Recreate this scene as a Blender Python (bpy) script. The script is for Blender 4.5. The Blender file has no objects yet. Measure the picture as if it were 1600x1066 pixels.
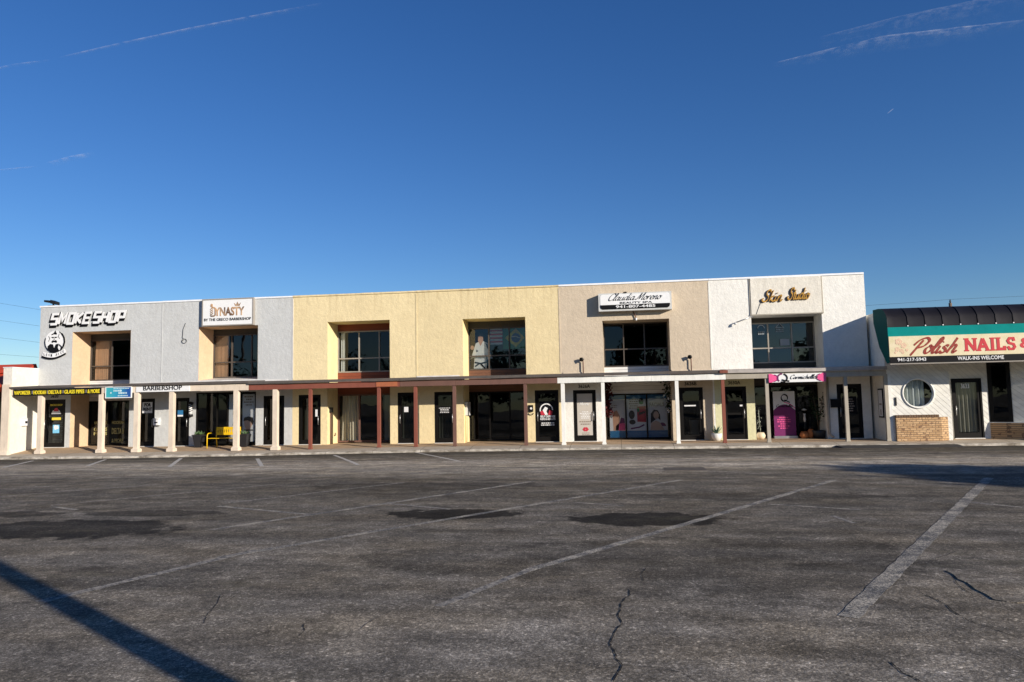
import bpy, math, random
from mathutils import Vector, Matrix
R = math.radians
rnd = random.Random(7)
scene = bpy.context.scene
COL = scene.collection

# ------------------------------------------------------------------ camera
F_PX, TILT, ROLL, YAW, DIST, EYE = 1162.62, 0.0826871, -0.0188924, -0.1418795, 29.9377, 1.72
def _basis():
    cy, sy, ct, st = math.cos(YAW), math.sin(YAW), math.cos(TILT), math.sin(TILT)
    fw = Vector((sy*ct, cy*ct, st)); r0 = Vector((cy, -sy, 0)); u0 = r0.cross(fw)
    cr, sr = math.cos(ROLL), math.sin(ROLL)
    return cr*r0 + sr*u0, -sr*r0 + cr*u0, fw
C_R, C_U, C_F = _basis()
C_POS = Vector((0, -DIST, EYE))
def ray(px, py):
    return C_F + (px-800)/F_PX*C_R - (py-533)/F_PX*C_U
def W(px, py, y=0.0):
    """survey point of the photo on the vertical plane at depth y"""
    d = ray(px, py); return C_POS + d*((y-C_POS.y)/d.y)
def G(px, py, z=0.0):
    d = ray(px, py); return C_POS + d*((z-C_POS.z)/d.z)
cam = bpy.data.cameras.new("camera"); camo = bpy.data.objects.new("camera", cam); COL.objects.link(camo)
m = Matrix((C_R, C_U, -C_F)).transposed().to_4x4(); m.translation = C_POS
camo.matrix_world = m
cam.sensor_width = 36; cam.lens = 36*F_PX/1600; cam.clip_end = 20000; cam.clip_start = .05
scene.camera = camo

# ------------------------------------------------------------------ materials
class T:
    def __init__(s, name):
        s.m = bpy.data.materials.new(name); s.m.use_nodes = True
        s.t = s.m.node_tree; s.t.nodes.clear()
        s.out = s.t.nodes.new('ShaderNodeOutputMaterial')
    def n(s, typ, **kw):
        n = s.t.nodes.new(typ)
        for k, v in kw.items(): setattr(n, k, v)
        return n
    def put(s, sock, v):
        if hasattr(v, 'is_output') or isinstance(v, bpy.types.NodeSocket): s.t.links.new(v, sock)
        elif isinstance(v, (tuple, list)) and len(v) == 3 and sock.type == 'RGBA': sock.default_value = (*v, 1)
        else: sock.default_value = v
    def coord(s, scale=(1, 1, 1), loc=(0, 0, 0), rot=(0, 0, 0)):
        c = s.n('ShaderNodeTexCoord'); mp = s.n('ShaderNodeMapping')
        s.t.links.new(c.outputs['Object'], mp.inputs[0])
        mp.inputs['Scale'].default_value = scale; mp.inputs['Location'].default_value = loc; mp.inputs['Rotation'].default_value = rot
        return mp.outputs[0]
    def noise(s, vec, scale, detail=3, rough=.55):
        n = s.n('ShaderNodeTexNoise'); s.put(n.inputs['Vector'], vec)
        n.inputs['Scale'].default_value = scale; n.inputs['Detail'].default_value = detail; n.inputs['Roughness'].default_value = rough
        return n.outputs['Fac']
    def math(s, op, a, b=0.0, c=0.0, clamp=False):
        n = s.n('ShaderNodeMath', operation=op, use_clamp=clamp)
        s.put(n.inputs[0], a); s.put(n.inputs[1], b); s.put(n.inputs[2], c); return n.outputs[0]
    def ramp(s, fac, stops):
        n = s.n('ShaderNodeValToRGB'); s.put(n.inputs[0], fac); e = n.color_ramp.elements
        while len(e) < len(stops): e.new(.5)
        for i, (p, c) in enumerate(stops):
            e[i].position = p
            e[i].color = (c, c, c, 1) if not isinstance(c, (tuple, list)) else (*c, 1)
        return n.outputs[0]
    def mix(s, fac, a, b, blend='MIX'):
        n = s.n('ShaderNodeMix', data_type='RGBA', blend_type=blend)
        s.put(n.inputs[0], fac); s.put(n.inputs[6], a); s.put(n.inputs[7], b); return n.outputs[2]
    def map(s, v, a, b, c, d, clamp=True):
        n = s.n('ShaderNodeMapRange', clamp=clamp); s.put(n.inputs[0], v)
        for i, x in enumerate((a, b, c, d)): n.inputs[i+1].default_value = x
        return n.outputs[0]
    def sep(s, vec):
        n = s.n('ShaderNodeSeparateXYZ'); s.put(n.inputs[0], vec); return n.outputs
    def comb(s, x, y, z):
        n = s.n('ShaderNodeCombineXYZ'); s.put(n.inputs[0], x); s.put(n.inputs[1], y); s.put(n.inputs[2], z); return n.outputs[0]
    def bump(s, h, strength=.3, dist=.01):
        n = s.n('ShaderNodeBump'); s.put(n.inputs['Height'], h)
        n.inputs['Strength'].default_value = strength; n.inputs['Distance'].default_value = dist; return n.outputs[0]
    def pbsdf(s, color, rough=.7, normal=None, metal=0.0, spec=.4):
        n = s.n('ShaderNodeBsdfPrincipled'); s.put(n.inputs['Base Color'], color); s.put(n.inputs['Roughness'], rough)
        s.put(n.inputs['Metallic'], metal); n.inputs['Specular IOR Level'].default_value = spec
        if normal is not None: s.put(n.inputs['Normal'], normal)
        s.t.links.new(n.outputs[0], s.out.inputs[0]); return n

def vary(t, color, amt, scale, stretch=(1, 1, 1)):
    f = t.noise(t.coord(stretch), scale, 5, .6)
    k = t.map(f, .3, .7, 1-amt, 1+amt)
    return t.mix(1.0, color, t.comb(k, k, k), 'MULTIPLY')

def plain(name, color, rough=.6, amt=.07, scale=3., metal=0.0, bump=.15, spec=.4):
    t = T(name); c = vary(t, color, amt, scale)
    nb = t.bump(t.noise(t.coord(), 40, 3), bump, .004)
    t.pbsdf(c, rough, nb, metal, spec); return t.m

def stucco(name, color, dirt=(.25, .2, .14), dirt_amt=.25):
    t = T(name); co = t.coord()
    c = vary(t, color, .05, 1.1)
    c2 = t.noise(co, 9, 5, .7); k = t.map(c2, .3, .7, .93, 1.05); c = t.mix(1.0, c, t.comb(k, k, k), 'MULTIPLY')
    k3 = t.map(t.noise(co, 2.6, 6, .7), .32, .68, .94, 1.04); c = t.mix(1.0, c, t.comb(k3, k3, k3), 'MULTIPLY')
    # rain streaks: tall thin stains
    st = t.noise(t.coord((5, 5, .35)), 1.3, 6, .65); fa = t.map(st, .56, .78, 0, dirt_amt)
    c = t.mix(fa, c, t.mix(.6, color, dirt))
    tz = t.map(t.sep(co)[2], 4.6, 6.3, 0, 1); s2 = t.noise(t.coord((7, 7, .18)), 1.0, 5, .7); fc = t.math('MULTIPLY', t.map(s2, .5, .68, 0, dirt_amt*1.2), t.math('POWER', tz, 1.6)); c = t.mix(fc, c, t.mix(.75, color, dirt))
    bl = t.map(t.noise(t.coord((.7, .7, 1), loc=(3, 1, 7)), .9, 3, .5), .52, .56, 0, dirt_amt*.35); c = t.mix(bl, c, t.mix(.35, color, dirt))
    sp = t.noise(co, 55, 2, .6); fb = t.map(sp, .58, .75, 0, .22); c = t.mix(fb, c, t.mix(.7, color, dirt))
    h = t.math('ADD', t.noise(co, 7, 4, .6), t.math('MULTIPLY', t.noise(co, 22, 3), .5))
    t.pbsdf(c, .9, t.bump(h, .55, .03), 0, .2); return t.m

def boards(name, color, pitch, axis='z', diag=False, rough=.6, amt=.1, dark=.45):
    t = T(name); co = t.coord(); o = t.sep(co)
    v = t.math('ADD', o[0], o[2]) if diag else o[2 if axis == 'z' else 0]
    fr = t.math('FRACT', t.math('DIVIDE', v, pitch))
    groove = t.math('LESS_THAN', fr, .09)
    c = vary(t, color, amt, 2.2, (1, 1, 3))
    bid = t.math('FLOOR', t.math('DIVIDE', v, pitch))
    wn = t.n('ShaderNodeTexWhiteNoise', noise_dimensions='1D'); t.put(wn.inputs['W'], bid)
    k = t.map(wn.outputs['Value'], 0, 1, .93, 1.05); c = t.mix(1.0, c, t.comb(k, k, k), 'MULTIPLY')
    c = t.mix(t.math('MULTIPLY', groove, dark), c, (.03, .03, .03))
    h = t.math('MINIMUM', t.math('MULTIPLY', fr, 6.0), 1.0)
    t.pbsdf(c, rough, t.bump(h, .7, .008), 0, .3); return t.m

def glass(name, tint=(.75, .8, .8), refl=.015):
    t = T(name)
    tr = t.n('ShaderNodeBsdfTransparent'); tr.inputs[0].default_value = (*tint, 1)
    gl = t.n('ShaderNodeBsdfGlossy'); gl.inputs['Roughness'].default_value = .015; gl.inputs[0].default_value = (.9, .95, 1, 1)
    wav = t.bump(t.noise(t.coord(), 1.6, 1), .03, .05); t.put(gl.inputs['Normal'], wav)
    lw = t.n('ShaderNodeLayerWeight'); lw.inputs[0].default_value = .35
    f = t.math('ADD', t.math('MULTIPLY', lw.outputs['Fresnel'], .5), refl, clamp=True)
    mx = t.n('ShaderNodeMixShader'); t.put(mx.inputs[0], f)
    t.t.links.new(tr.outputs[0], mx.inputs[1]); t.t.links.new(gl.outputs[0], mx.inputs[2])
    t.t.links.new(mx.outputs[0], t.out.inputs[0]); return t.m

def leafmat(name, color):
    t = T(name); c = vary(t, color, .35, 5)
    t.pbsdf(c, .55, None, 0, .3); return t.m

def weathered(name, color, under, rough=.65, chip=.5):
    t = T(name); co = t.coord(); c = vary(t, color, .12, 2.5, (1, 1, .5)); c = t.mix(t.map(t.noise(t.coord((1, 1, .25)), 9, 5, .7), .5, .75, 0, .35), c, t.mix(.5, color, (.05, .04, .03)))
    ch = t.map(t.noise(co, 13, 5, .72), .66, .69, 0, chip); c = t.mix(ch, c, under)
    t.pbsdf(c, rough, t.bump(t.noise(t.coord((1, 1, .3)), 30, 4), .35, .006), 0, .25); return t.m

M = dict(
    grey=stucco('stucco_grey', (.56, .57, .555), dirt_amt=.22), yellow=stucco('stucco_yellow', (.79, .655, .385), (.3, .2, .08), .35),
    yellow_b=stucco('stucco_straw', (.75, .62, .36), (.3, .2, .08), .4), tan=stucco('stucco_tan', (.60, .50, .37), dirt_amt=.15),
    white=stucco('stucco_white', (.82, .80, .73), (.4, .37, .3), .18), cream=stucco('stucco_cream', (.76, .72, .62), dirt_amt=.12),
    lime=stucco('stucco_lime', (.66, .64, .40), dirt_amt=.12),
    jamb_beige=stucco('jamb_beige', (.72, .52, .33), dirt_amt=.1), jamb_yellow=stucco('jamb_yellow', (.84, .70, .38), dirt_amt=.1),
    trim_beige=weathered('trim_beige', (.71, .60, .47), (.42, .36, .30)), trim_white=weathered('trim_white', (.80, .79, .73), (.45, .42, .38)),
    trim_greige=weathered('trim_greige', (.40, .36, .29), (.22, .19, .15)), trim_red=weathered('trim_red', (.23, .075, .05), (.34, .20, .15)),
    trim_brown=weathered('trim_brown', (.16, .085, .065), (.26, .17, .12)), orange_wood=weathered('orange_wood', (.40, .13, .06), (.22, .10, .06)),
    board_white=boards('board_white', (.72, .72, .70), .17), board_red=boards('board_red', (.23, .06, .03), .17),
    board_brown=boards('board_brown', (.16, .075, .045), .17), board_dark=boards('board_dark', (.07, .065, .055), .17), board_grey=boards('board_grey', (.5, .48, .44), .2),
    siding=boards('diagonal_siding', (.80, .78, .70), .2, diag=True, dark=.22),
    cap=plain('metal_cap', (.85, .86, .86), .35), roof=plain('roof_felt', (.10, .085, .075), .9, .2), roof_grey=plain('roof_edge_grey', (.42, .38, .34), .8, .2),
    flash=plain('flashing', (.62, .60, .56), .6, .15), frame=plain('bronze_frame', (.009, .008, .007), .5, .1, spec=.15), frame_lit=plain('bronze_frame_lit', (.085, .07, .058), .4, .1),  # upper window frames: lighter copy of the bronze, sunlight put into its colour
    frame_grey=plain('aluminium_frame', (.32, .29, .25), .4, .08),
    glass=glass('window_glass', (.90, .92, .92)), poster_glass=glass('lightly_tinted_glass', (.72, .74, .76)), dark_glass=glass('tinted_glass', (.28, .30, .30), .012), blue_glass=glass('reflective_glass', (.80, .83, .84), .045),
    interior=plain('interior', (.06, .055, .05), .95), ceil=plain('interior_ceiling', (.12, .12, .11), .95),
    black=plain('black_paint', (.008, .008, .009), .55, spec=.12), black_metal=plain('black_metal', (.02, .02, .02), .4, .1, 3, .3),
    steel=plain('steel', (.45, .45, .45), .35, .08, 3, .8), panel_grey=plain('panel_grey', (.58, .58, .55), .5),
    signwhite=plain('sign_white', (.82, .82, .80), .35, .03), signyellow=plain('sign_yellow', (.82, .66, .03), .4, .05), gold=plain('gold_letter', (.62, .33, .06), .35, .15, 6, .3),
    bronze_txt=plain('bronze_letter', (.22, .13, .07), .4, .25, 4), sign_cream=None, red=plain('sign_red', (.55, .03, .04), .45, .08), darkred=plain('sign_dark_red', (.30, .035, .02), .45, .1),
    pink=plain('sign_pink', (.80, .10, .28), .45, .05), purple=plain('sign_purple', (.17, .015, .11), .5, .08), teal=plain('awning_teal', (.0, .235, .215), .7, .08, spec=.1), teal_shaded=plain('awning_teal_shaded', (.0, .085, .082), .75, .1, spec=.1),  # awning end: the valance teal darkened, shade put into its colour
    awning=plain('awning_black', (.010, .009, .012), .6, .25, spec=.2), blue=plain('poster_blue', (.03, .17, .36), .4, .05), sky_blue=plain('poster_sky_blue', (.2, .55, .8), .4),
    paper=plain('paper', (.74, .74, .74), .6, .03), frost=plain('frosted_film', (.52, .48, .42), .6, .03), skin=plain('print_skin', (.60, .34, .22), .6), skin2=plain('print_skin_light', (.66, .45, .34), .6), hair=plain('print_hair', (.02, .015, .012), .6),
    gi=plain('print_white_cloth', (.80, .80, .76), .7), green=plain('print_green', (.02, .22, .06), .6), yellow_print=plain('print_yellow', (.75, .6, .05), .6), navy=plain('print_navy', (.02, .04, .2), .6), redp=plain('print_red', (.5, .03, .05), .6),
    bench=plain('yellow_paint', (.80, .50, .01), .4, .05), terracotta=plain('terracotta', (.45, .16, .05), .8, .15), pot_white=plain('pot_white', (.72, .72, .66), .5), pot_black=plain('pot_black', (.02, .02, .022), .5),
    soil=plain('soil', (.04, .03, .02), .95), curtain=plain('curtain_cream', (.62, .56, .42), .85), curtain_tan=plain('blind_tan', (.62, .36, .20), .8), curtain_white=plain('curtain_white', (.7, .72, .68), .85), curtain_grey=plain('curtain_grey', (.30, .29, .22), .85),
    leaf=leafmat('leaf_green', (.05, .10, .03)), leaf_dark=leafmat('leaf_dark', (.025, .05, .02)), aloe=leafmat('aloe_green', (.06, .14, .09)), bark=plain('bark', (.12, .09, .06), .9, .3, 6), flower=plain('flower_white', (.72, .7, .68), .7), flower_red=plain('flower_red', (.10, .012, .015), .7),
    redroof=plain('red_roof', (.50, .06, .02), .6, .12), wood_pole=plain('wood_pole', (.16, .12, .09), .9, .25, 4), wire=plain('wire_black', (.02, .02, .02), .6),
)
def brick_mat():
    t = T('brick'); co = t.coord(); o = t.sep(co)
    b = t.n('ShaderNodeTexBrick'); t.put(b.inputs['Vector'], t.comb(t.math('ADD', o[0], o[1]), o[2], 0.0))
    b.inputs['Scale'].default_value = 1; b.inputs['Brick Width'].default_value = .21; b.inputs['Row Height'].default_value = .075; b.inputs['Mortar Size'].default_value = .011
    b.inputs['Color1'].default_value = (.42, .25, .12, 1); b.inputs['Color2'].default_value = (.62, .41, .22, 1); b.inputs['Mortar'].default_value = (.22, .15, .09, 1); b.inputs['Bias'].default_value = .1
    c = t.mix(t.map(t.noise(co, 9, 2), .6, .63, 0, .75), b.outputs[0], (.16, .09, .06))
    t.pbsdf(c, .9, t.bump(b.outputs['Fac'], -.6, .01), 0, .2); return t.m
M['brick'] = brick_mat()
def cream_sign():
    t = T('sign_cream'); c = t.mix(t.map(t.noise(t.coord((1, 1, 1)), 3.2, 6, .6), .42, .62, 0, 1), (.76, .66, .44), (.68, .60, .36)); t.pbsdf(c, .45, None, 0, .3); return t.m
M['sign_cream'] = cream_sign()
def sea_sign():
    t = T('sign_sea_blue'); o = t.sep(t.coord()); n = t.noise(t.coord(), 4, 4)
    f = t.math('ADD', t.map(o[0], -.55, .55, 0, .8), t.math('MULTIPLY', n, .3)); c = t.ramp(f, [(0.1, (.06, .42, .42)), (.45, (.04, .33, .48)), (.9, (.02, .09, .33))]); t.pbsdf(c, .4, None, 0, .3); return t.m
M['sea'] = sea_sign()
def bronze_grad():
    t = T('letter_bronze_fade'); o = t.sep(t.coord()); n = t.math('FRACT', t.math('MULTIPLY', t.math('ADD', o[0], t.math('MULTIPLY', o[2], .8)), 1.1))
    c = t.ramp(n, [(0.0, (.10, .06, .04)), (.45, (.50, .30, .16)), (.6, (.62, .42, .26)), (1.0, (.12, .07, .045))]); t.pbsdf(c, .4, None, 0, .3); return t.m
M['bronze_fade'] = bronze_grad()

# ------------------------------------------------------------------ mesh building
ORG = {}
def org(o): return ORG.get(o.name, Vector((0, 0, 0)))
class MB:
    def __init__(s): s.v = []; s.f = []; s.mi = []; s.sm = []
    def quad(s, *pts, mi=0, smooth=False):
        i = len(s.v); s.v += [Vector(p) for p in pts]; s.f.append(tuple(range(i, i+len(pts)))); s.mi.append(mi); s.sm.append(smooth); return s
    def box(s, x0, x1, y0, y1, z0, z1, mi=0):
        P = [(x0, y0, z0), (x1, y0, z0), (x1, y1, z0), (x0, y1, z0), (x0, y0, z1), (x1, y0, z1), (x1, y1, z1), (x0, y1, z1)]
        return s.hexa(P, mi)
    def hexa(s, P, mi=0):
        i = len(s.v); s.v += [Vector(p) for p in P]
        for f in ((0, 3, 2, 1), (4, 5, 6, 7), (0, 1, 5, 4), (1, 2, 6, 5), (2, 3, 7, 6), (3, 0, 4, 7)):
            s.f.append(tuple(i+k for k in f)); s.mi.append(mi); s.sm.append(False)
        return s
    def taper(s, cx, cy, z0, z1, a0, b0, a1, b1, mi=0):
        return s.hexa([(cx-a0, cy-b0, z0), (cx+a0, cy-b0, z0), (cx+a0, cy+b0, z0), (cx-a0, cy+b0, z0), (cx-a1, cy-b1, z1), (cx+a1, cy-b1, z1), (cx+a1, cy+b1, z1), (cx-a1, cy+b1, z1)], mi)
    def tube(s, pts, r, n=8, mi=0, cap=True):
        pts = [Vector(p) for p in pts]; rs = r if isinstance(r, (list, tuple)) else [r]*len(pts)
        i0 = len(s.v); prev = None
        for k, p in enumerate(pts):
            d = (pts[min(k+1, len(pts)-1)]-pts[max(k-1, 0)]).normalized()
            a = (prev - d*prev.dot(d)) if prev is not None and (prev - d*prev.dot(d)).length > 1e-4 else d.orthogonal()
            a.normalize(); prev = a; b = d.cross(a)
            for j in range(n):
                t = 2*math.pi*j/n; s.v.append(p + (a*math.cos(t)+b*math.sin(t))*rs[k])
        for k in range(len(pts)-1):
            for j in range(n):
                s.f.append((i0+k*n+j, i0+k*n+(j+1) % n, i0+(k+1)*n+(j+1) % n, i0+(k+1)*n+j)); s.mi.append(mi); s.sm.append(True)
        if cap:
            s.f.append(tuple(i0+j for j in reversed(range(n)))); s.mi.append(mi); s.sm.append(False)
            s.f.append(tuple(i0+(len(pts)-1)*n+j for j in range(n))); s.mi.append(mi); s.sm.append(False)
        return s
    def lathe(s, c, prof, n=16, mi=0, axis='z'):
        i0 = len(s.v); c = Vector(c)
        for (r, h) in prof:
            for j in range(n):
                t = 2*math.pi*j/n
                s.v.append(c + (Vector((r*math.cos(t), r*math.sin(t), h)) if axis == 'z' else Vector((r*math.cos(t), -h, r*math.sin(t)))))
        for k in range(len(prof)-1):
            for j in range(n):
                s.f.append((i0+k*n+j, i0+k*n+(j+1) % n, i0+(k+1)*n+(j+1) % n, i0+(k+1)*n+j)); s.mi.append(mi); s.sm.append(True)
        s.f.append(tuple(i0+j for j in reversed(range(n)))); s.mi.append(mi); s.sm.append(False)
        s.f.append(tuple(i0+(len(prof)-1)*n+j for j in range(n))); s.mi.append(mi); s.sm.append(False)
        return s
    def poly(s, pts2, y, depth=.004, mi=0):
        """extruded outline in the x-z plane, front face at y (towards the viewer), with thickness"""
        n = len(pts2); i = len(s.v)
        ar = sum(pts2[k][0]*pts2[(k+1) % n][1]-pts2[(k+1) % n][0]*pts2[k][1] for k in range(n))
        if ar < 0: pts2 = list(reversed(pts2))
        s.v += [Vector((p[0], y, p[1])) for p in pts2] + [Vector((p[0], y+depth, p[1])) for p in pts2]
        s.f.append(tuple(range(i, i+n))); s.mi.append(mi); s.sm.append(False)
        s.f.append(tuple(i+n+k for k in reversed(range(n)))); s.mi.append(mi); s.sm.append(False)
        for k in range(n):
            s.f.append((i+k, i+n+k, i+n+(k+1) % n, i+(k+1) % n)); s.mi.append(mi); s.sm.append(False)
        return s
    def ell(s, cx, cz, rx, rz, y, depth=.004, mi=0, n=24, a0=0, a1=360):
        return s.poly([(cx+rx*math.cos(R(a0+(a1-a0)*k/n)), cz+rz*math.sin(R(a0+(a1-a0)*k/n))) for k in range(n if a1-a0 == 360 else n+1)], y, depth, mi)
    def stroke(s, pts, w, y, depth=.004, mi=0, nib=None):
        """flat ribbon along a 2-D path in the x-z plane, with mitred joints"""
        n = len(pts); L = []; Rr = []
        for k in range(n):
            p = Vector(pts[k]); a = Vector(pts[max(k-1, 0)]); b = Vector(pts[min(k+1, n-1)])
            d1 = (p-a).normalized() if k > 0 else (b-p).normalized(); d2 = (b-p).normalized() if k < n-1 else d1
            n1 = Vector((-d1.y, d1.x)); n2 = Vector((-d2.y, d2.x)); nn = n1+n2
            if nn.length < .3: nn = n1
            nn.normalize(); kf = 1/max(.5, nn.dot(n1)); ww = w/2*kf
            if nib is not None:
                t = (b-a).normalized(); ww = w/2*(.35+.65*abs(math.sin(math.atan2(t.y, t.x)-nib)))
            L.append(p+nn*ww); Rr.append(p-nn*ww)
        for k in range(n-1):
            q = [L[k], Rr[k], Rr[k+1], L[k+1]]
            s.poly([(v.x, v.y) for v in q], y-.0003*((k*7+len(s.f)//6) % 23), depth, mi)
        return s
    def build(s, name, mats, parent=None, smooth=False):
        o0 = org(parent) if parent else Vector((0, 0, 0))
        me = bpy.data.meshes.new(name); me.from_pydata([v-o0 for v in s.v], [], s.f)
        mats = mats if isinstance(mats, (list, tuple)) else [mats]
        for mm in mats: me.materials.append(M[mm] if isinstance(mm, str) else mm)
        me.polygons.foreach_set('material_index', s.mi); me.polygons.foreach_set('use_smooth', [x or smooth for x in s.sm]); me.update()
        o = bpy.data.objects.new(name, me); COL.objects.link(o)
        if parent: o.parent = parent; ORG[o.name] = o0
        return o
def tag(o, label=None, cat=None, group=None, kind=None):
    if label: o['label'] = label
    if cat: o['category'] = cat
    if group: o['group'] = group
    if kind: o['kind'] = kind
    return o
def thing(name, loc, label, cat, group=None):
    o = bpy.data.objects.new(name, None); COL.objects.link(o); o.location = Vector(loc); ORG[o.name] = Vector(loc); o.empty_display_size = .2
    return tag(o, label, cat, group)

_txt = {}
def text_polys(sx, bold=0.0):
    key = (sx, bold)
    if key in _txt: return _txt[key]
    cu = bpy.data.curves.new('lettering', 'FONT'); cu.body = sx; cu.offset = bold; cu.resolution_u = 3
    o = bpy.data.objects.new('lettering', cu); COL.objects.link(o)
    bpy.context.view_layer.update()
    me = bpy.data.meshes.new_from_object(o.evaluated_get(bpy.context.evaluated_depsgraph_get()))
    vs = [(v.co.x, v.co.y) for v in me.vertices]; fs = [tuple(p.vertices) for p in me.polygons]
    bpy.data.objects.remove(o); bpy.data.curves.remove(cu); bpy.data.meshes.remove(me)
    xs = [a for a, b in vs]; ys = [b for a, b in vs]; x0, x1, y0, y1 = min(xs), max(xs), min(ys), max(ys)
    vs = [((a-x0)/(x1-x0), (b-y0)/(y1-y0)) for a, b in vs]; _txt[key] = (vs, fs); return _txt[key]
def text(mb, s, x0, x1, z0, z1, y, mi=0, bold=0.02, shear=0.0, slope=0.0, depth=.012):
    vs, fs = text_polys(s, bold); i = len(mb.v); n = len(vs)
    pts = [(x0+(x1-x0)*a+shear*(z1-z0)*b, z0+(z1-z0)*b+slope*a*(x1-x0)) for a, b in vs]
    mb.v += [Vector((a, y, b)) for a, b in pts] + [Vector((a, y+depth, b)) for a, b in pts]
    cnt = {}
    for f in fs:
        A = sum(pts[f[k]][0]*pts[f[(k+1) % len(f)]][1]-pts[f[(k+1) % len(f)]][0]*pts[f[k]][1] for k in range(len(f)))
        g = tuple(f) if A > 0 else tuple(reversed(f))
        mb.f.append(tuple(i+k for k in g)); mb.mi.append(mi); mb.sm.append(False)
        for k in range(len(g)):
            e = (g[k], g[(k+1) % len(g)]); cnt[e] = 1
    for (a, b) in list(cnt):
        if (b, a) not in cnt:
            mb.f.append((i+a, i+n+a, i+n+b, i+b)); mb.mi.append(mi); mb.sm.append(False)
    return mb
# joined-up script lettering drawn as pen strokes (x-height 1)
SC = {
 'a': ([[(.78, .85), (.45, 1), (.1, .6), (.2, .08), (.55, .2), (.8, .95)], [(.8, .95), (.72, .2), (.88, .02), (1.1, .3)]], 1.0),
 'c': ([[(.72, .8), (.45, 1), (.1, .6), (.2, .08), (.55, .05), (.85, .3)]], .8),
 'd': ([[(.78, .85), (.45, 1), (.1, .6), (.2, .08), (.55, .2), (.8, .9)], [(1.0, 2.0), (.75, .3), (.9, .02), (1.1, .3)]], 1.0),
 'e': ([[(.08, .4), (.6, .62), (.58, .95), (.35, 1), (.08, .6), (.2, .1), (.5, .03), (.85, .3)]], .78),
 'h': ([[(.1, 0), (.3, 1.0), (.42, 1.95)], [(.15, .3), (.5, 1), (.74, .85), (.68, .2), (.85, .02), (1.05, .3)]], .98),
 'i': ([[(.18, .95), (.1, .2), (.26, .02), (.5, .3)], [(.26, 1.38), (.32, 1.5)]], .43),
 'k': ([[(.1, 0), (.4, 1.95)], [(.75, 1), (.22, .5), (.6, .1), (.8, .03), (1, .3)]], .92),
 'l': ([[(.05, .3), (.5, 1.5), (.45, 2.0), (.28, 1.8), (.12, .3), (.28, .02), (.52, .3)]], .46),
 'm': ([[(.14, .95), (.08, 0)], [(.1, .3), (.4, 1), (.56, .85), (.5, 0)], [(.52, .3), (.82, 1), (1.0, .85), (.95, .2), (1.1, .02), (1.3, .3)]], 1.22),
 'n': ([[(.14, .95), (.08, 0)], [(.1, .3), (.45, 1), (.66, .85), (.6, .2), (.75, .02), (.95, .3)]], .88),
 'o': ([[(.45, 1), (.1, .6), (.2, .08), (.5, .05), (.74, .5), (.45, 1), (.62, .85), (.9, .85)]], .84),
 'r': ([[(.14, .95), (.08, 0)], [(.1, .4), (.35, .97), (.62, .9)]], .64),
 's': ([[(.66, .85), (.4, 1), (.2, .75), (.5, .45), (.5, .1), (.2, .02), (.0, .2)]], .7),
 't': ([[(.38, 1.7), (.2, .2), (.36, .02), (.58, .3)], [(.02, 1.05), (.6, 1.1)]], .52),
 'u': ([[(.14, .95), (.08, .25), (.3, .02), (.6, .3), (.74, .95)], [(.74, .95), (.68, .2), (.82, .02), (1.02, .3)]], .95),
 'C': ([[(1.15, 1.55), (.95, 2), (.4, 1.7), (.1, .9), (.3, .1), (.8, .05), (1.2, .5)]], 1.15),
 'M': ([[(-.1, .2), (.15, .1), (.4, .8), (.75, 1.95)], [(.75, 1.95), (.72, .2)], [(.72, .2), (1.15, 1.2), (1.55, 2.0)], [(1.55, 2.0), (1.38, .25), (1.55, .02), (1.8, .3)]], 1.7),
 'P': ([[(.5, 1.75), (.25, .9), (-.05, -.25)], [(-.25, 1.1), (.1, 1.75), (.75, 2.05), (1.15, 1.65), (.9, 1.0), (.3, .75)]], 1.15),
 'S': ([[(1.05, 1.6), (.85, 2.05), (.4, 1.75), (.45, 1.25), (.8, .8), (.65, .15), (.15, 0), (-.2, .35), (.05, .55)]], 1.0),
 "'": ([[(.2, 2), (.12, 1.6)]], .3), ' ': ([], .55)}
def crom(p, n=5):
    if len(p) < 3: return p
    q = [p[0]]+list(p)+[p[-1]]; out = []
    for i in range(1, len(q)-2):
        for k in range(n):
            t = k/n; out.append(tuple(.5*(2*q[i][j]+(q[i+1][j]-q[i-1][j])*t+(2*q[i-1][j]-5*q[i][j]+4*q[i+1][j]-q[i+2][j])*t*t+(3*q[i][j]-q[i-1][j]-3*q[i+1][j]+q[i+2][j])*t**3) for j in (0, 1)))
    return out+[p[-1]]
def script(mb, s, x0, x1, z0, xh, y, w, mi=0, slant=.25, slope=0.0, depth=.012, nib=.6):
    tot = sum(SC[c][1] for c in s); k = (x1-x0)/tot; cx = 0
    for c in s:
        st, adv = SC[c]
        for p in st:
            pts = [((cx+a+slant*b)*k, b*xh) for a, b in crom(p)]
            mb.stroke([(x0+a, z0+b+slope*a) for a, b in pts], w, y-.0008*(len(mb.f) % 5), depth, mi, nib)
        cx += adv
    return mb

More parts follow.
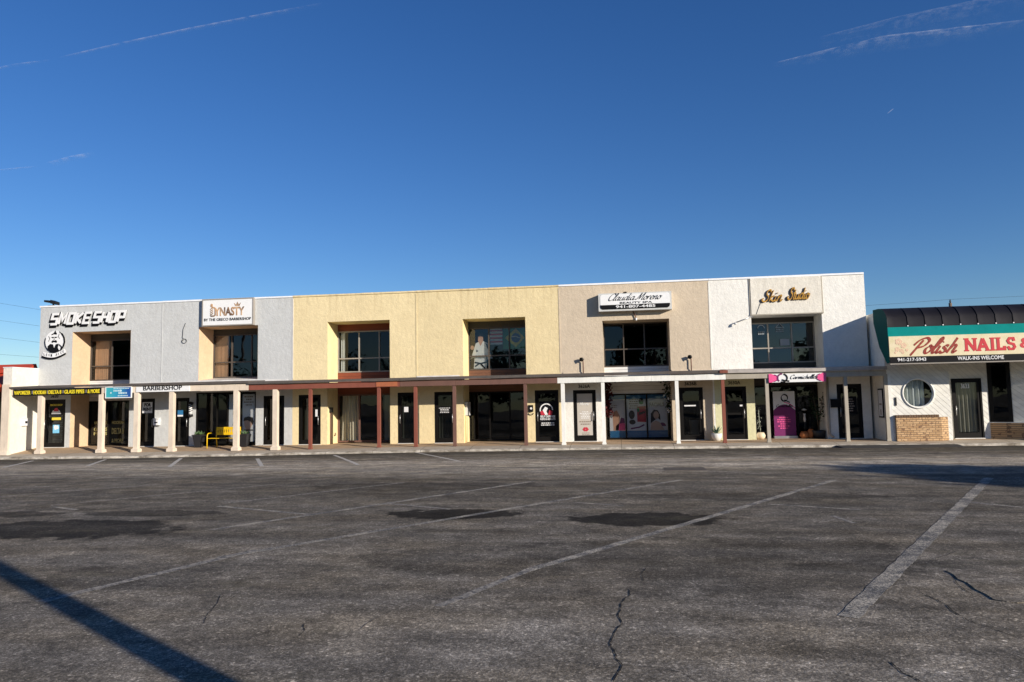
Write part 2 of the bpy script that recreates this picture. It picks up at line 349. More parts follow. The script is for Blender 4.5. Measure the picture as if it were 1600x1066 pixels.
# ------------------------------------------------------------------ levels of the ground
def lerp(tab, x):
    if x <= tab[0][0]: return tab[0][1]
    for (a, b), (c, d) in zip(tab, tab[1:]):
        if x <= c: return b+(d-b)*(x-a)/(c-a)
    return tab[-1][1]
Z_WALL = .12
def z_post(x): return lerp([(-26, -.07), (-18, -.02), (-13, .0), (-9, .065), (2, .085), (12, .10)], x)
def z_kerb(x): return lerp([(-26, -.165), (-20, -.15), (-15, -.105), (-8, -.03), (0, .01), (12, .01)], x)
Y_KERB, Y_POST = -2.1, -1.4
def z_walk(x, y):
    if y >= 0: return Z_WALL
    if y >= Y_POST: return Z_WALL+(z_post(x)-Z_WALL)*y/Y_POST
    return z_post(x)+(z_kerb(x)-z_post(x))*(y-Y_POST)/(Y_KERB-Y_POST)
def z_lot(x, y):
    zk = z_kerb(x)-.075
    if x > 14: zk *= max(0, 1-(x-14)/10)
    if x < -30: zk *= max(0, 1-(-30-x)/20)
    t = max(0, min(1, (y+10)/(10+Y_KERB))); return zk*t

# asphalt lot (one sheet to the horizon)
def asphalt():
    t = T('asphalt'); co = t.coord(); o = t.sep(co)
    big = t.noise(t.coord((.35, .8, 1)), .55, 6, .6); mid = t.noise(co, 2.3, 5, .65); streak = t.noise(t.coord((.12, 1.6, 1)), .9, 5, .6)
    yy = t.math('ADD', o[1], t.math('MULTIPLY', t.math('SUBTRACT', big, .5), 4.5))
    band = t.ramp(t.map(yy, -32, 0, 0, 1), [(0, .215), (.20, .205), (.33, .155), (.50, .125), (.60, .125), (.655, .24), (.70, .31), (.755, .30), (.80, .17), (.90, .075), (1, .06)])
    worn = t.noise(t.coord((.8, 1.3, 1), rot=(0, 0, .35)), 1.5, 7, .68)
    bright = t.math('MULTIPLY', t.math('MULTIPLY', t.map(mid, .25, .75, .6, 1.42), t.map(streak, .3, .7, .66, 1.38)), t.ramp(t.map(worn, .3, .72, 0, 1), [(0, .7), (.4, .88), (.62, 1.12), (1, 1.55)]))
    # oil and sealer stains: (x, y, half length, half width, strength)
    st = None
    for (px, py, rx, ry, k) in STAINS:
        g = G(px, py); d = t.math('SQRT', t.math('ADD', t.math('POWER', t.math('DIVIDE', t.math('SUBTRACT', o[0], g.x), rx), 2.0), t.math('POWER', t.math('DIVIDE', t.math('SUBTRACT', o[1], g.y), ry), 2.0)))
        d = t.math('ADD', d, t.math('MULTIPLY', t.math('SUBTRACT', mid, .5), 1.1))
        e = t.map(d, .88, 1.03, k, 0); st = e if st is None else t.math('MAXIMUM', st, e)
    v = t.n('ShaderNodeTexVoronoi'); t.put(v.inputs['Vector'], co); v.inputs['Scale'].default_value = 120
    sp = t.sep(v.outputs['Color'])[0]
    v2 = t.n('ShaderNodeTexVoronoi'); t.put(v2.inputs['Vector'], co); v2.inputs['Scale'].default_value = 55
    sp2 = t.sep(v2.outputs['Color'])[1]
    agg = t.math('MULTIPLY', t.ramp(sp, [(0, .6), (.5, .9), (.8, 1.15), (1, 1.7)]), t.ramp(sp2, [(0, .75), (.7, 1.0), (.92, 1.35), (1, 1.9)]))
    v3 = t.n('ShaderNodeTexVoronoi'); t.put(v3.inputs['Vector'], co); v3.inputs['Scale'].default_value = 16; grit = t.math('MULTIPLY', t.map(v3.outputs['Distance'], .18, .30, 1, 0), t.map(t.sep(v3.outputs['Color'])[2], .9, .94, 0, .8)); grit = t.math('ADD', grit, 1.0)
    agg = t.math('MULTIPLY', agg, grit)
    loose = t.map(t.noise(co, 12, 4, .7), .35, .7, .75, 1.3)
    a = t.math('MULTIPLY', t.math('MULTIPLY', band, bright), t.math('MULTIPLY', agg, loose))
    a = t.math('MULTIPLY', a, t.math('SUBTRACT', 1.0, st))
    warm = t.mix(t.map(t.noise(t.coord((.5, 1, 1)), 1.1, 4), .4, .65, 0, 1), (1.15, 1.02, .83), (1.2, 1.01, .74))
    c = t.mix(1.0, t.comb(a, a, a), warm, 'MULTIPLY')
    # weedy, mossy patches of worn binder
    moss = t.math('MULTIPLY', t.map(t.noise(t.coord((.6, 1.3, 1)), .8, 5, .65), .58, .72, 0, .35), t.map(o[1], -22, -15, 1, .5))
    c = t.mix(moss, c, (.17, .15, .09))
    h = t.math('ADD', t.math('MULTIPLY', sp, .6), t.math('ADD', t.math('MULTIPLY', sp2, .7), t.noise(co, 25, 4, .7)))
    t.pbsdf(c, .93, t.bump(h, .75, .009), 0, .12); return t.m
STAINS = [(712, 803, 1.05, .55, .8), (1010, 811, 1.15, .65, .8), (105, 826, 1.75, .85, .72), (20, 804, .9, .35, .6), (235, 802, 1.35, .36, .6), (1090, 880, 2.2, 1.4, .3), (800, 875, 1.8, .8, .28), (950, 733, 1.6, .25, .3), (1240, 860, 1.2, .9, .35), (660, 760, 2.5, .9, .3), (1180, 775, 2.2, .6, .35), (200, 900, 1.0, .6, .25)]
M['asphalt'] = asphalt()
mb = MB()
xs = [-600, -300, -120, -60, -40]+[-30+.5*i for i in range(91)]+[20, 30, 60, 120, 300, 600]
ys = [-400, -150, -60, -35, -28, -24, -20, -16, -13, -11.5]+[-10+.4*i for i in range(20)]+[Y_KERB]+[-1.2, 0, 6, 20, 60, 200, 900]
idx = {}
for i, x in enumerate(xs):
    for j, y in enumerate(ys):
        idx[i, j] = len(mb.v); mb.v.append(Vector((x, y, z_lot(x, min(y, Y_KERB)) - (.2 if y > Y_KERB and y < 5 else 0))))
for i in range(len(xs)-1):
    for j in range(len(ys)-1):
        mb.f.append((idx[i, j], idx[i+1, j], idx[i+1, j+1], idx[i, j+1])); mb.mi.append(0); mb.sm.append(False)
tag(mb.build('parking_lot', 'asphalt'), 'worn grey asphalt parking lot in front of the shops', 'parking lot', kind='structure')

# walkway + kerb
def conc(name, c1, c2, sc):
    t = T(name); co = t.coord(); f = t.noise(t.coord((.5, 1, 1)), sc, 6, .65); c = t.mix(t.map(f, .38, .64, 0, 1), c1, c2)
    g = t.noise(co, 45, 3, .7); k = t.map(g, .3, .7, .7, 1.3); c = t.mix(1.0, c, t.comb(k, k, k), 'MULTIPLY')
    j = t.math('FRACT', t.math('DIVIDE', t.sep(co)[0], 1.9)); c = t.mix(t.math('MULTIPLY', t.math('LESS_THAN', j, .012), .6), c, (.05, .04, .03))
    t.pbsdf(c, .92, t.bump(g, .5, .008), 0, .2); return t.m
M['walk'] = conc('walkway', (.42, .31, .20), (.52, .36, .22), .8); M['walk_edge'] = conc('walkway_edge', (.46, .40, .31), (.40, .33, .25), 1.5); M['kerb'] = conc('kerb', (.60, .55, .46), (.20, .17, .13), 4.5)
mb = MB(); XW = [-60, -40, -30]+[-27+.75*i for i in range(60)]+[20, 30, 60]
def strip(mb, yl, mi):
    for a, b in zip(XW, XW[1:]):
        for (y0, y1), k in zip(zip(yl, yl[1:]), mi):
            mb.quad((a, y0, z_walk(a, y0)), (b, y0, z_walk(b, y0)), (b, y1, z_walk(b, y1)), (a, y1, z_walk(a, y1)), mi=k)
strip(mb, [-1.95, -1.62, Y_POST, 0, 7], [1, 1, 0, 0])
tag(mb.build('walkway', ['walk', 'walk_edge']), 'tan concrete walkway under the shop canopy', 'walkway', kind='structure')
mb = MB()
for a, b in zip(XW, XW[1:]):
    mb.hexa([(a, Y_KERB, z_lot(a, Y_KERB)-.1), (b, Y_KERB, z_lot(b, Y_KERB)-.1), (b, -1.95, z_walk(b, -1.95)-.15), (a, -1.95, z_walk(a, -1.95)-.15),
             (a, Y_KERB+.02+.02*rnd.random(), z_kerb(a)+.004), (b, Y_KERB+.02, z_kerb(b)+.004), (b, -1.95, z_walk(b, -1.95)+.004), (a, -1.95, z_walk(a, -1.95)+.004)])
tag(mb.build('kerb', 'kerb'), 'chipped pale concrete kerb along the walkway', 'kerb', kind='structure')
mb = MB(); a, b = 7.3, 11.6
mb.hexa([(a, -2.75, z_lot(a, -2.75)-.03), (b, -2.75, z_lot(b, -2.75)-.03), (b, Y_KERB-.004, -.2), (a, Y_KERB-.004, -.2), (a+.3, -2.7, z_lot(a, -2.7)+.004), (b-.2, -2.7, z_lot(b, -2.7)+.004), (b-.1, Y_KERB-.004, .006), (a+.2, Y_KERB-.004, .006)])
M['ramp'] = plain('fresh_asphalt', (.045, .043, .04), .9, .2, 5, bump=.5)
tag(mb.build('asphalt_ramp', 'ramp'), 'black asphalt ramp up to the walkway', 'ramp', kind='structure')

# painted lines
def paint_mat():
    t = T('worn_paint'); co = t.coord()
    w = t.math('ADD', t.math('MULTIPLY', t.noise(co, 42, 5, .75), .6), t.math('MULTIPLY', t.noise(co, 3.0, 4, .6), .5))
    f = t.map(w, .49, .60, 1, .06)
    v = t.n('ShaderNodeTexVoronoi'); t.put(v.inputs['Vector'], co); v.inputs['Scale'].default_value = 110
    k = t.ramp(t.sep(v.outputs['Color'])[0], [(0, .05), (.6, .09), (1, .2)])
    f = t.math('MULTIPLY', f, t.map(t.sep(v.outputs['Color'])[1], .15, .6, .15, 1)); f = t.math('MULTIPLY', f, t.map(t.noise(co, 9, 4, .7), .3, .5, .35, 1))
    c = t.mix(f, k, (.60, .53, .41)); t.pbsdf(c, .95, t.bump(t.noise(co, 40, 4), .35, .005), 0, .05); return t.m
M['paint'] = paint_mat()
def faint(name, lo, hi):
    t = T(name); co = t.coord(); f = t.map(t.noise(co, 14, 6, .75), lo-.05, hi-.03, 0, .85)
    v = t.n('ShaderNodeTexVoronoi'); t.put(v.inputs['Vector'], co); v.inputs['Scale'].default_value = 75
    k = t.ramp(t.sep(v.outputs['Color'])[0], [(0, .05), (.6, .085), (1, .2)])
    c = t.mix(f, k, (.46, .41, .33)); t.pbsdf(c, .95, t.bump(t.noise(co, 40, 4), .35, .005), 0, .05); return t.m
M['paint_bright'] = plain('stall_paint', (.50, .47, .41), .85, .3, 14, bump=.5)
M['paint_faint'] = faint('faint_paint', .46, .62)
def line(a, b, w, mat='paint', k=0):
    A, B = Vector((a[0], a[1])), Vector((b[0], b[1])); d = (B-A); L = d.length; d.normalize(); nn = Vector((-d.y, d.x)); n = max(2, int(L/.18)); mb = MB()
    for i in range(n):
        q = []
        for (t, sg) in ((i/n, -1), ((i+1)/n, -1), ((i+1)/n, 1), (i/n, 1)):
            rr = random.Random(hash((round(t*n), sg, round(A.x*10))) & 0xffff); p = A+d*L*t+nn*sg*(w/2+rr.uniform(-.012, .008)); q.append((p.x, p.y, z_lot(p.x, p.y)+(.0022 if p.y < -10.2 else .005)+.0005*k))
        mb.quad(*q)
    return tag(mb.build('parking_line', mat), 'worn white painted parking line on the asphalt', 'road marking', 'painted parking lines', 'structure')
PL = [((5, 732), (52, 718), .12, 'paint_bright'), ((137, 729), (165, 716), .12, 'paint_bright'), ((265, 732), (283, 715), .13, 'paint_bright'), ((402, 716), (409, 730), .13, 'paint_bright'), ((522, 710), (560, 728), .12, 'paint_bright'), ((648, 706), (718, 724), .12, 'paint_bright'),
      ((868, 713), (912, 720), .09, 'paint_faint'), ((933, 703), (1080, 720), .09, 'paint'), ((1100, 704), (1255, 717), .1, 'paint'), ((1280, 705), (1440, 716), .1, 'paint_faint'), ((1373, 701), (1600, 716), .1, 'paint'),
      ((1325, 965), (1545, 747), .17, 'paint'), ((820, 893), (1305, 750), .13, 'paint'), ((685, 948), (830, 890), .1, 'paint_faint'), ((340, 872), (1065, 750), .13, 'paint'), ((62, 941), (400, 860), .13, 'paint_faint'), ((330, 828), (835, 752), .13, 'paint'),
      ((80, 790), (430, 757), .09, 'paint_faint'), ((350, 787), (632, 754), .09, 'paint_faint'), ((0, 776), (236, 758), .09, 'paint_faint'),
      ((340, 791), (483, 804), .11, 'paint'), ((608, 787), (705, 796), .1, 'paint_faint'), ((895, 785), (975, 791), .09, 'paint'), ((1200, 788), (1345, 797), .1, 'paint'), ((1513, 785), (1600, 793), .12, 'paint'), ((82, 792), (120, 797), .1, 'paint'),
      ((1300, 806), (1335, 818), .08, 'paint_faint')]
for k, (a, b, w, mt) in enumerate(PL):
    za = -.19 if a[1] < 735 and a[0] < 300 else (-.12 if a[1] < 735 and a[0] < 700 else (-.05 if a[1] < 735 else 0))
    line(G(*a, z=za*(.7 if a[1] < 725 else .35)), G(*b, z=za*(.7 if b[1] < 725 else .35)), w, mt, k % 4)
# cracks
M['crack'] = plain('crack_dark', (.012, .011, .01), .95)
M['crack_soft'] = plain('crack_filler', (.05, .045, .04), .95, .3, 9)
def crack(pts, w, mat='crack', seed=1, sub=9):
    rr = random.Random(seed); P = []; off = 0
    for (a, b) in zip(pts, pts[1:]):
        A, B = G(*a), G(*b); n = (B-A).cross(Vector((0, 0, 1))).normalized(); L = (B-A).length
        for k in range(sub):
            t = k/sub; off = (off if k else 0)+rr.uniform(-.028, .028)*L; P.append(A.lerp(B, t)+n*off*math.sin(math.pi*min(1, t*1.15))+n*rr.uniform(-.008, .008)*L)
    P.append(G(*pts[-1])); mb = MB(); pv = None
    for k, p in enumerate(P):
        d = (P[min(k+1, len(P)-1)]-P[max(k-1, 0)]).normalized(); n = d.cross(Vector((0, 0, 1)))
        ww = w*.46*rr.uniform(.25, 1.25)*(.25 if k in (0, len(P)-1) else 1); q = (p+n*ww/2+Vector((0, 0, .004)), p-n*ww/2+Vector((0, 0, .004)))
        if pv: mb.quad(pv[0], pv[1], q[1], q[0])
        pv = q
    return tag(mb.build('asphalt_crack', mat), 'dark crack running through the asphalt', 'crack', 'cracks in the asphalt', 'structure')
crack([(985, 920), (970, 945), (972, 975), (958, 995), (960, 1020), (972, 1040), (958, 1066)], .028, seed=3)
crack([(1435, 925), (1478, 945), (1510, 968), (1545, 980), (1600, 1000)], .024, seed=4)
crack([(1010, 888), (1003, 900), (1006, 908)], .02, seed=5); crack([(345, 930), (330, 955), (318, 975)], .016, seed=6); crack([(475, 975), (468, 995)], .02, seed=7)
crack([(400, 915), (350, 935)], .012, 'crack_soft', 8); crack([(1450, 880), (1478, 868), (1500, 860)], .03, 'crack_soft', 9); crack([(1490, 905), (1520, 930)], .018, seed=10)
crack([(1392, 1035), (1410, 1052), (1440, 1066)], .03, seed=11); crack([(900, 1035), (940, 1045), (990, 1040), (1060, 1050), (1090, 1066)], .014, 'crack_soft', 12)
crack([(560, 985), (600, 960), (680, 930)], .012, 'crack_soft', 13); crack([(820, 905), (950, 912), (1200, 918), (1400, 920)], .016, 'crack_soft', 15); crack([(430, 846), (640, 838)], .03, 'crack_soft', 16)
# raised repair patch at the right
mb = MB(); pp = [(1478, 893), (1490, 899), (1497, 906), (1512, 912), (1524, 922), (1541, 930), (1553, 938), (1572, 941), (1590, 943), (1640, 941), (1700, 905), (1640, 885), (1560, 884)]
g = [G(*q) for q in pp]
for (a, b) in zip(g, g[1:]+g[:1]): mb.quad((a.x, a.y, -.01), (b.x, b.y, -.01), (b.x, b.y, .009), (a.x, a.y, .009))
mb.quad(*[(q.x, q.y, .009) for q in g]); M['patch'] = M['asphalt']
tag(mb.build('asphalt_patch', 'asphalt'), 'raised asphalt repair patch with a broken edge', 'patch', kind='structure')
def lids(px, py, r, label):
    c = G(px, py); mb = MB(); mb.box(c.x-r, c.x+r, c.y-r*.8, c.y+r*.8, -.02, .006); tag(mb.build('utility_cover', 'steel_rust'), label, 'utility cover')
M['steel_rust'] = plain('rusty_iron', (.09, .075, .06), .8, .3, 8)
lids(1070, 733, .5, 'rusty rectangular utility cover in the lane before the shops')

# ------------------------------------------------------------------ the shop row
H = 6.42; CF = Y_POST - .06
def zc(px, py, y=0.): return W(px, py, y).z
def xc(px, py, y=0.): return W(px, py, y).x
XB = [-25.70, xc(253, 540), xc(457.5, 540), xc(651, 540), xc(875, 540), xc(1111, 540), 9.42]
D = 1.2                                                             # depth of the window recesses
def front_wall(parent, x0, x1, mat, holes, top=H):
    X = sorted({x0, x1, *[v for h in holes for v in h[:2]]}); Zs = sorted({-.15, top, *[v for h in holes for v in h[2:4]]}); mb = MB()
    for a, b in zip(X, X[1:]):
        for c, d in zip(Zs, Zs[1:]):
            cx, cz = (a+b)/2, (c+d)/2
            if any(h[0] < cx < h[1] and h[2] < cz < h[3] for h in holes): continue
            mb.quad((a, 0, c), (b, 0, c), (b, 0, d), (a, 0, d))
    for h in holes:
        if len(h) > 4 and h[4]:
            a, b, c, d, dp = h
            mb.quad((a, 0, c), (a, 0, d), (a, dp, d), (a, dp, c)); mb.quad((b, 0, c), (b, dp, c), (b, dp, d), (b, 0, d)); mb.quad((a, 0, d), (b, 0, d), (b, dp, d), (a, dp, d)); mb.quad((a, 0, c), (a, dp, c), (b, dp, c), (b, 0, c))
    mb.quad((x0, .3, top), (x0, 0, top), (x1, 0, top), (x1, .3, top)); mb.quad((x1, .3, top), (x1, .3, 5.6), (x0, .3, 5.6), (x0, .3, top))
    return mb.build('wall', mat, parent)
def shell(parent, x0, x1, mat):
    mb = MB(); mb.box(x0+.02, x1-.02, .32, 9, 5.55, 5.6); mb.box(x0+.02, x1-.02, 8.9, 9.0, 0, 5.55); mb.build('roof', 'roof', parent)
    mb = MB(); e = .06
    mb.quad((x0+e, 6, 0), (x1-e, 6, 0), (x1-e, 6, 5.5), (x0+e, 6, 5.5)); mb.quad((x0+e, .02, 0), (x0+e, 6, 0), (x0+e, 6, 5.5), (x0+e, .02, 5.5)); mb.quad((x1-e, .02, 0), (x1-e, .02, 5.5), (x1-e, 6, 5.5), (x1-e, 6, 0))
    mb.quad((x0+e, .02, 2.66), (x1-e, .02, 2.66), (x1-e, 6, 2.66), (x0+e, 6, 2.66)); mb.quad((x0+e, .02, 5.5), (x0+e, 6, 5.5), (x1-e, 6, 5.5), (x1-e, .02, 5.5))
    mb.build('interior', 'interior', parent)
def window(parent, y, x0, x1, z0, z1, mull=(), trans=(), bar=.05, mat='frame', gl='glass', low_mull=None, name='window'):
    mb = MB(); d0, d1 = y-.05, y+.05
    mb.box(x0, x0+bar, d0, d1, z0, z1); mb.box(x1-bar, x1, d0, d1, z0, z1); mb.box(x0+bar, x1-bar, d0, d1, z0, z0+bar); mb.box(x0+bar, x1-bar, d0, d1, z1-bar, z1)
    zs = [z0+bar]+sorted(trans)+[z1-bar]
    for t in trans: mb.box(x0+bar, x1-bar, d0+.004, d1-.004, t-bar/2, t+bar/2)
    for k, (a, b) in enumerate(zip(zs, zs[1:])):
        lo = a+(bar/2 if k else 0); hi = b-(bar/2 if k < len(zs)-2 else 0)
        for q in (mull if (k or low_mull is None) else low_mull): mb.box(q-bar/2, q+bar/2, d0, d1, lo, hi)
    w = mb.build(name, mat, parent)
    g = MB(); rr = random.Random(int(abs(x0*53)+z0*7)); xs_ = [x0+.01]+sorted(mull)+[x1-.01]; zz = [z0+.01]+sorted(trans)+[z1-.01]
    for a, b in zip(xs_, xs_[1:]):
        for c, d in zip(zz, zz[1:]):
            t1, t2 = rr.uniform(-.009, .009), rr.uniform(-.009, .009); g.quad((a, y+.005-t1, c), (b, y+.005+t1, c), (b, y+.005+t1+t2, d), (a, y+.005-t1+t2, d))
    g.build('pane', gl, w)
    return w
def door(parent, x0, x1, z1, hinge='l', gl='dark_glass', number=None, y=.06, rail=None, frame='frame'):
    z0 = Z_WALL+.01; mb = MB(); b = .055
    mb.box(x0, x0+b, y-.05, y+.05, z0, z1); mb.box(x1-b, x1, y-.05, y+.05, z0, z1); mb.box(x0+b, x1-b, y-.05, y+.05, z1-b, z1)
    d = mb.build('door', frame, parent); mb = MB(); a0, a1 = x0+b+.006, x1-b-.006; s = .085
    mb.box(a0, a0+s, y-.022, y+.022, z0+.012, z1-b-.006); mb.box(a1-s, a1, y-.022, y+.022, z0+.012, z1-b-.006); mb.box(a0+s, a1-s, y-.022, y+.022, z1-b-.006-s, z1-b-.006); mb.box(a0+s, a1-s, y-.022, y+.022, z0+.012, z0+.2)
    if rail: mb.box(a0+s, a1-s, y-.02, y+.02, z0+rail-.04, z0+rail+.04)
    mb.build('leaf_frame', frame, d)
    g = MB(); g.quad((a0+s, y, z0+.2), (a1-s, y, z0+.2), (a1-s, y, z1-b-s), (a0+s, y, z1-b-s)); g.build('pane', gl, d)
    hx = a1-s/2 if hinge == 'l' else a0+s/2; mb = MB(); mb.tube([(hx, y-.03, z0+.82), (hx, y-.085, z0+.84), (hx, y-.085, z0+1.16), (hx, y-.03, z0+1.18)], .014, 6); mb.build('handle', 'steel', d)
    mb = MB(); mb.box(x0, x1, y-.10, y+.06, Z_WALL-.01, Z_WALL+.022); mb.build('threshold', 'flash', d)
    if number:
        mb = MB(); w = .092*len(number); cx = (x0+x1)/2; text(mb, number, cx-w/2, cx+w/2, z1+.08, z1+.22, -.012, 0, .01, depth=.014); mb.build('house_number', 'black', parent)
    return d
def lining(parent, xa, xb, z0, z1, mat, d=D, ledge=None):
    mb = MB(); e = .003
    mb.quad((xa+e, -.002, z0), (xa+e, d+.06, z0), (xa+e, d+.06, z1), (xa+e, -.002, z1)); mb.quad((xb-e, -.002, z0), (xb-e, -.002, z1), (xb-e, d+.06, z1), (xb-e, d+.06, z0)); mb.quad((xa, -.002, z1-e), (xb, -.002, z1-e), (xb, d+.06, z1-e), (xa, d+.06, z1-e))
    mb.build('recess_lining', mat, parent)
    if ledge: l = MB(); l.quad((xa+.004, -.003, z0+.0), (xb-.004, -.003, z0+.0), (xb-.004, d+.05, z0+.14), (xa+.004, d+.05, z0+.14)); l.quad((xa+.004, -.003, z0-.1), (xb-.004, -.003, z0-.1), (xb-.004, -.003, z0), (xa+.004, -.003, z0)); l.build('ledge', ledge, parent)
def panel(parent, name, mat, x0, x1, z0, z1, y=D, th=.06):
    mb = MB(); mb.box(x0, x1, y-.03, y-.03+th, z0, z1); return mb.build(name, mat, parent)
ZF0, ZF1 = 2.435, 2.66                                              # canopy fascia
def canopy(parent, x0, x1, fascia, post, roof='roof', zt=ZF1, zb=ZF0, edge=.085):
    rr = random.Random(int(abs(x0)*37)); x = x0
    while x < x1-.05:
        e = min(x1, x+rr.uniform(2.2, 3.9)); e = x1 if x1-e < 1.0 else e; d = rr.uniform(-.006, .006); d2 = d+rr.uniform(-.008, .008); y = CF+rr.uniform(-.004, .004)
        mb = MB(); mb.hexa([(x, y, zb+d), (e-.006, y, zb+d2), (e-.006, y+.045, zb+d2), (x, y+.045, zb+d), (x, y, zt+d*.3), (e-.006, y, zt+d2*.3), (e-.006, y+.045, zt+d2*.3), (x, y+.045, zt+d*.3)]); mb.build('fascia', fascia, parent); x = e
    mb = MB(); y0 = CF-.09; n = max(4, int((x1-x0)/.5)); J = [rr.uniform(-.008, .008) for _ in range(n+1)]
    for k in range(n):
        a, b, u, v = x0+(x1-x0)*k/n, x0+(x1-x0)*(k+1)/n, J[k], J[k+1]
        P = [(a, y0, zt+.014+u), (b, y0, zt+.014+v), (b, -.004, zt+.10), (a, -.004, zt+.10), (a, y0+u, zt+.014+u+edge), (b, y0+v, zt+.014+v+edge), (b, -.004, zt+.10+edge), (a, -.004, zt+.10+edge)]
        for f in ((0, 3, 2, 1), (4, 5, 6, 7), (0, 1, 5, 4)): mb.quad(*[P[q] for q in f])
    for x, sg in ((x0, 0), (x1, n)): u = J[sg]; mb.quad((x, y0, zt+.014+u), (x, y0+u, zt+.014+u+edge), (x, -.004, zt+.10+edge), (x, -.004, zt+.10))
    mb.build('canopy_roof', roof, parent)
def post(parent, px, py, mat, w=.12, base=False, ztop=ZF0, label=None):
    p = G(px, py, .05); x = W(px, py, Y_POST+.03).x; y = Y_POST+.03; zb = z_walk(x, y); mb = MB(); h = w/2
    mb.box(x-h, x+h, y-h, y+h, zb, ztop+.06 if not base else ztop)
    if base:
        mb = MB(); mb.taper(x, y, zb+.17, ztop, h, h, h, h); mb.taper(x, y, zb, zb+.12, h+.055, h+.055, h+.05, h+.05); mb.taper(x, y, zb+.12, zb+.17, h+.05, h+.05, h, h)
    else:
        mb.box(x-h-.012, x+h+.012, y-h-.012, y+h+.012, zb+.002, zb+.06)
    o = mb.build('post', mat, parent)
    if label: o['label'] = label
    return o
def cap(parent, x0, x1, mat='cap', top=H):
    rr = random.Random(int(abs(x0)*91)); x = x0
    while x < x1-.05:
        e = min(x1, x+3.05); e = x1 if x1-e < .6 else e; d, d2 = rr.uniform(0, .012), rr.uniform(0, .012); f = -.03-rr.uniform(0, .006)
        mb = MB(); mb.hexa([(x, f, top-.03), (e-.005, f, top-.03), (e-.005, -.012, top-.03), (x, -.012, top-.03), (x, f, top+.03+d), (e-.005, f, top+.03+d2), (e-.005, .33, top+.03+d2), (x, .33, top+.03+d)]); mb.build('parapet_cap', mat, parent); x = e
def seam(parent, x, mat, z0=2.9, z1=H-.1, w=.04):
    mb = MB(); mb.box(x-w/2, x+w/2, -.012, .01, z0, z1); mb.build('joint_strip', mat, parent)
def flashing(parent, x0, x1, z=2.80, mat='flash', h=.1):
    mb = MB(); mb.hexa([(x0, -.05, z), (x1, -.05, z), (x1, -.004, z), (x0, -.004, z), (x0, -.02, z+h), (x1, -.02, z+h), (x1, -.004, z+h), (x0, -.004, z+h)]); mb.build('flashing', mat, parent)

def X(px, py=560): return xc(px, py)
def XD(px, py): return xc(px, py, D)
def ZD(px, py): return zc(px, py, D)
UG = 'shop units of the two storey row'
# --- unit 1: grey, smoke shop
u1 = thing('shop_building', ((XB[0]+XB[1])/2, 0, .1), 'grey stucco shop unit at the left end with a white side wing wall', 'shop building', UG)
ra, rb, rt = X(112.5), X(203.7), 5.23
da, db = (X(67, 660), X(101.5, 660), zc(85, 624.5)), (X(212.5, 660), X(241.5, 660), zc(230, 623))
front_wall(u1, XB[0], XB[1], 'grey', [(ra, rb, .0, rt, 0), (da[0], da[1], .1, da[2], .12), (db[0], db[1], .1, db[2], .12)])
shell(u1, XB[0], XB[1], 'grey'); lining(u1, ra, rb, .0, rt, 'jamb_beige')
mb = MB(); mb.quad((XB[0], 0, -.1), (XB[0], 0, H), (XB[0], 9, H), (XB[0], 9, -.1)); mb.build('side_wall', 'grey', u1)
door(u1, *da[:2], da[2], 'r', number='3620'); door(u1, *db[:2], db[2], 'l')
wz0, wz1 = ZD(160, 595), ZD(160, 531.5)
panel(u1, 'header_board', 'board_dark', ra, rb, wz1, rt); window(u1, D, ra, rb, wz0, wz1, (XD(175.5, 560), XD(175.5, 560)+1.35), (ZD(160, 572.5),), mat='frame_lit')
panel(u1, 'spandrel', 'board_white', ra, rb, 2.14, wz0)
window(u1, D, ra, rb, Z_WALL+.03, 2.14, (XD(170, 660), XD(170, 660)+1.45), (), gl='glass', name='shopfront')
canopy(u1, XB[0]-.05, XB[1], 'trim_beige', None, zt=2.70, edge=.075)
for px, py in ((62, 709.8), (157.5, 708), (213, 706.5)): post(u1, px, py, 'trim_beige', .19, True)
cap(u1, XB[0]-.03, XB[1]); flashing(u1, XB[0]+.1, ra-.1); flashing(u1, rb, XB[1]); seam(u1, XB[1], 'grey', w=.03)
# wing wall at the end of the walkway
wx0, wx1 = -26.12, XB[0]-.004; mb = MB(); wt = 3.62
mb.box(wx0, wx1, Y_POST-.06, .1, -.3, wt); mb.build('wing_wall', 'cream', u1)
mb = MB(); mb.box(wx0-.02, wx1+.02, Y_POST-.08, .1, wt+.002, wt+.03); mb.build('wing_cap', 'cap', u1)
mb = MB(); h = .17; cx = (wx0+wx1)/2; zb = z_walk(cx, Y_POST); mb.box(cx-h, cx+h+.02, Y_POST-.15, Y_POST-.064, zb+.14, 2.9); mb.taper(cx, Y_POST-.12, zb-.02, zb+.14, h+.08, .12, h+.05, .09); mb.build('pilaster', 'trim_beige', u1)
# --- unit 2: grey, barber
u2 = thing('shop_building', ((XB[1]+XB[2])/2, 0, .1), 'pale grey stucco shop unit with a big white sign above its deep window', 'shop building', UG)
ra, rb, rt = X(310.5), X(402.8), 5.25
da, db = (X(265, 660), X(295.5, 660), zc(280, 622)), (X(411.5, 660), X(444, 660), zc(430, 618.5))
sa, sb, st = X(306, 660), X(399.5, 660), zc(350, 613)
lz = 2.93
front_wall(u2, XB[1], XB[2], 'grey', [(ra, rb, lz, rt, 0), (da[0], da[1], .1, da[2], .12), (db[0], db[1], .1, db[2], .12), (sa, sb, .1, st, .12)])
shell(u2, XB[1], XB[2], 'grey'); lining(u2, ra, rb, lz, rt, 'jamb_beige', ledge='flash')
door(u2, *da[:2], da[2], 'l'); door(u2, *db[:2], db[2], 'r')
wz0, wz1 = ZD(350, 588.5), ZD(350, 523.5)
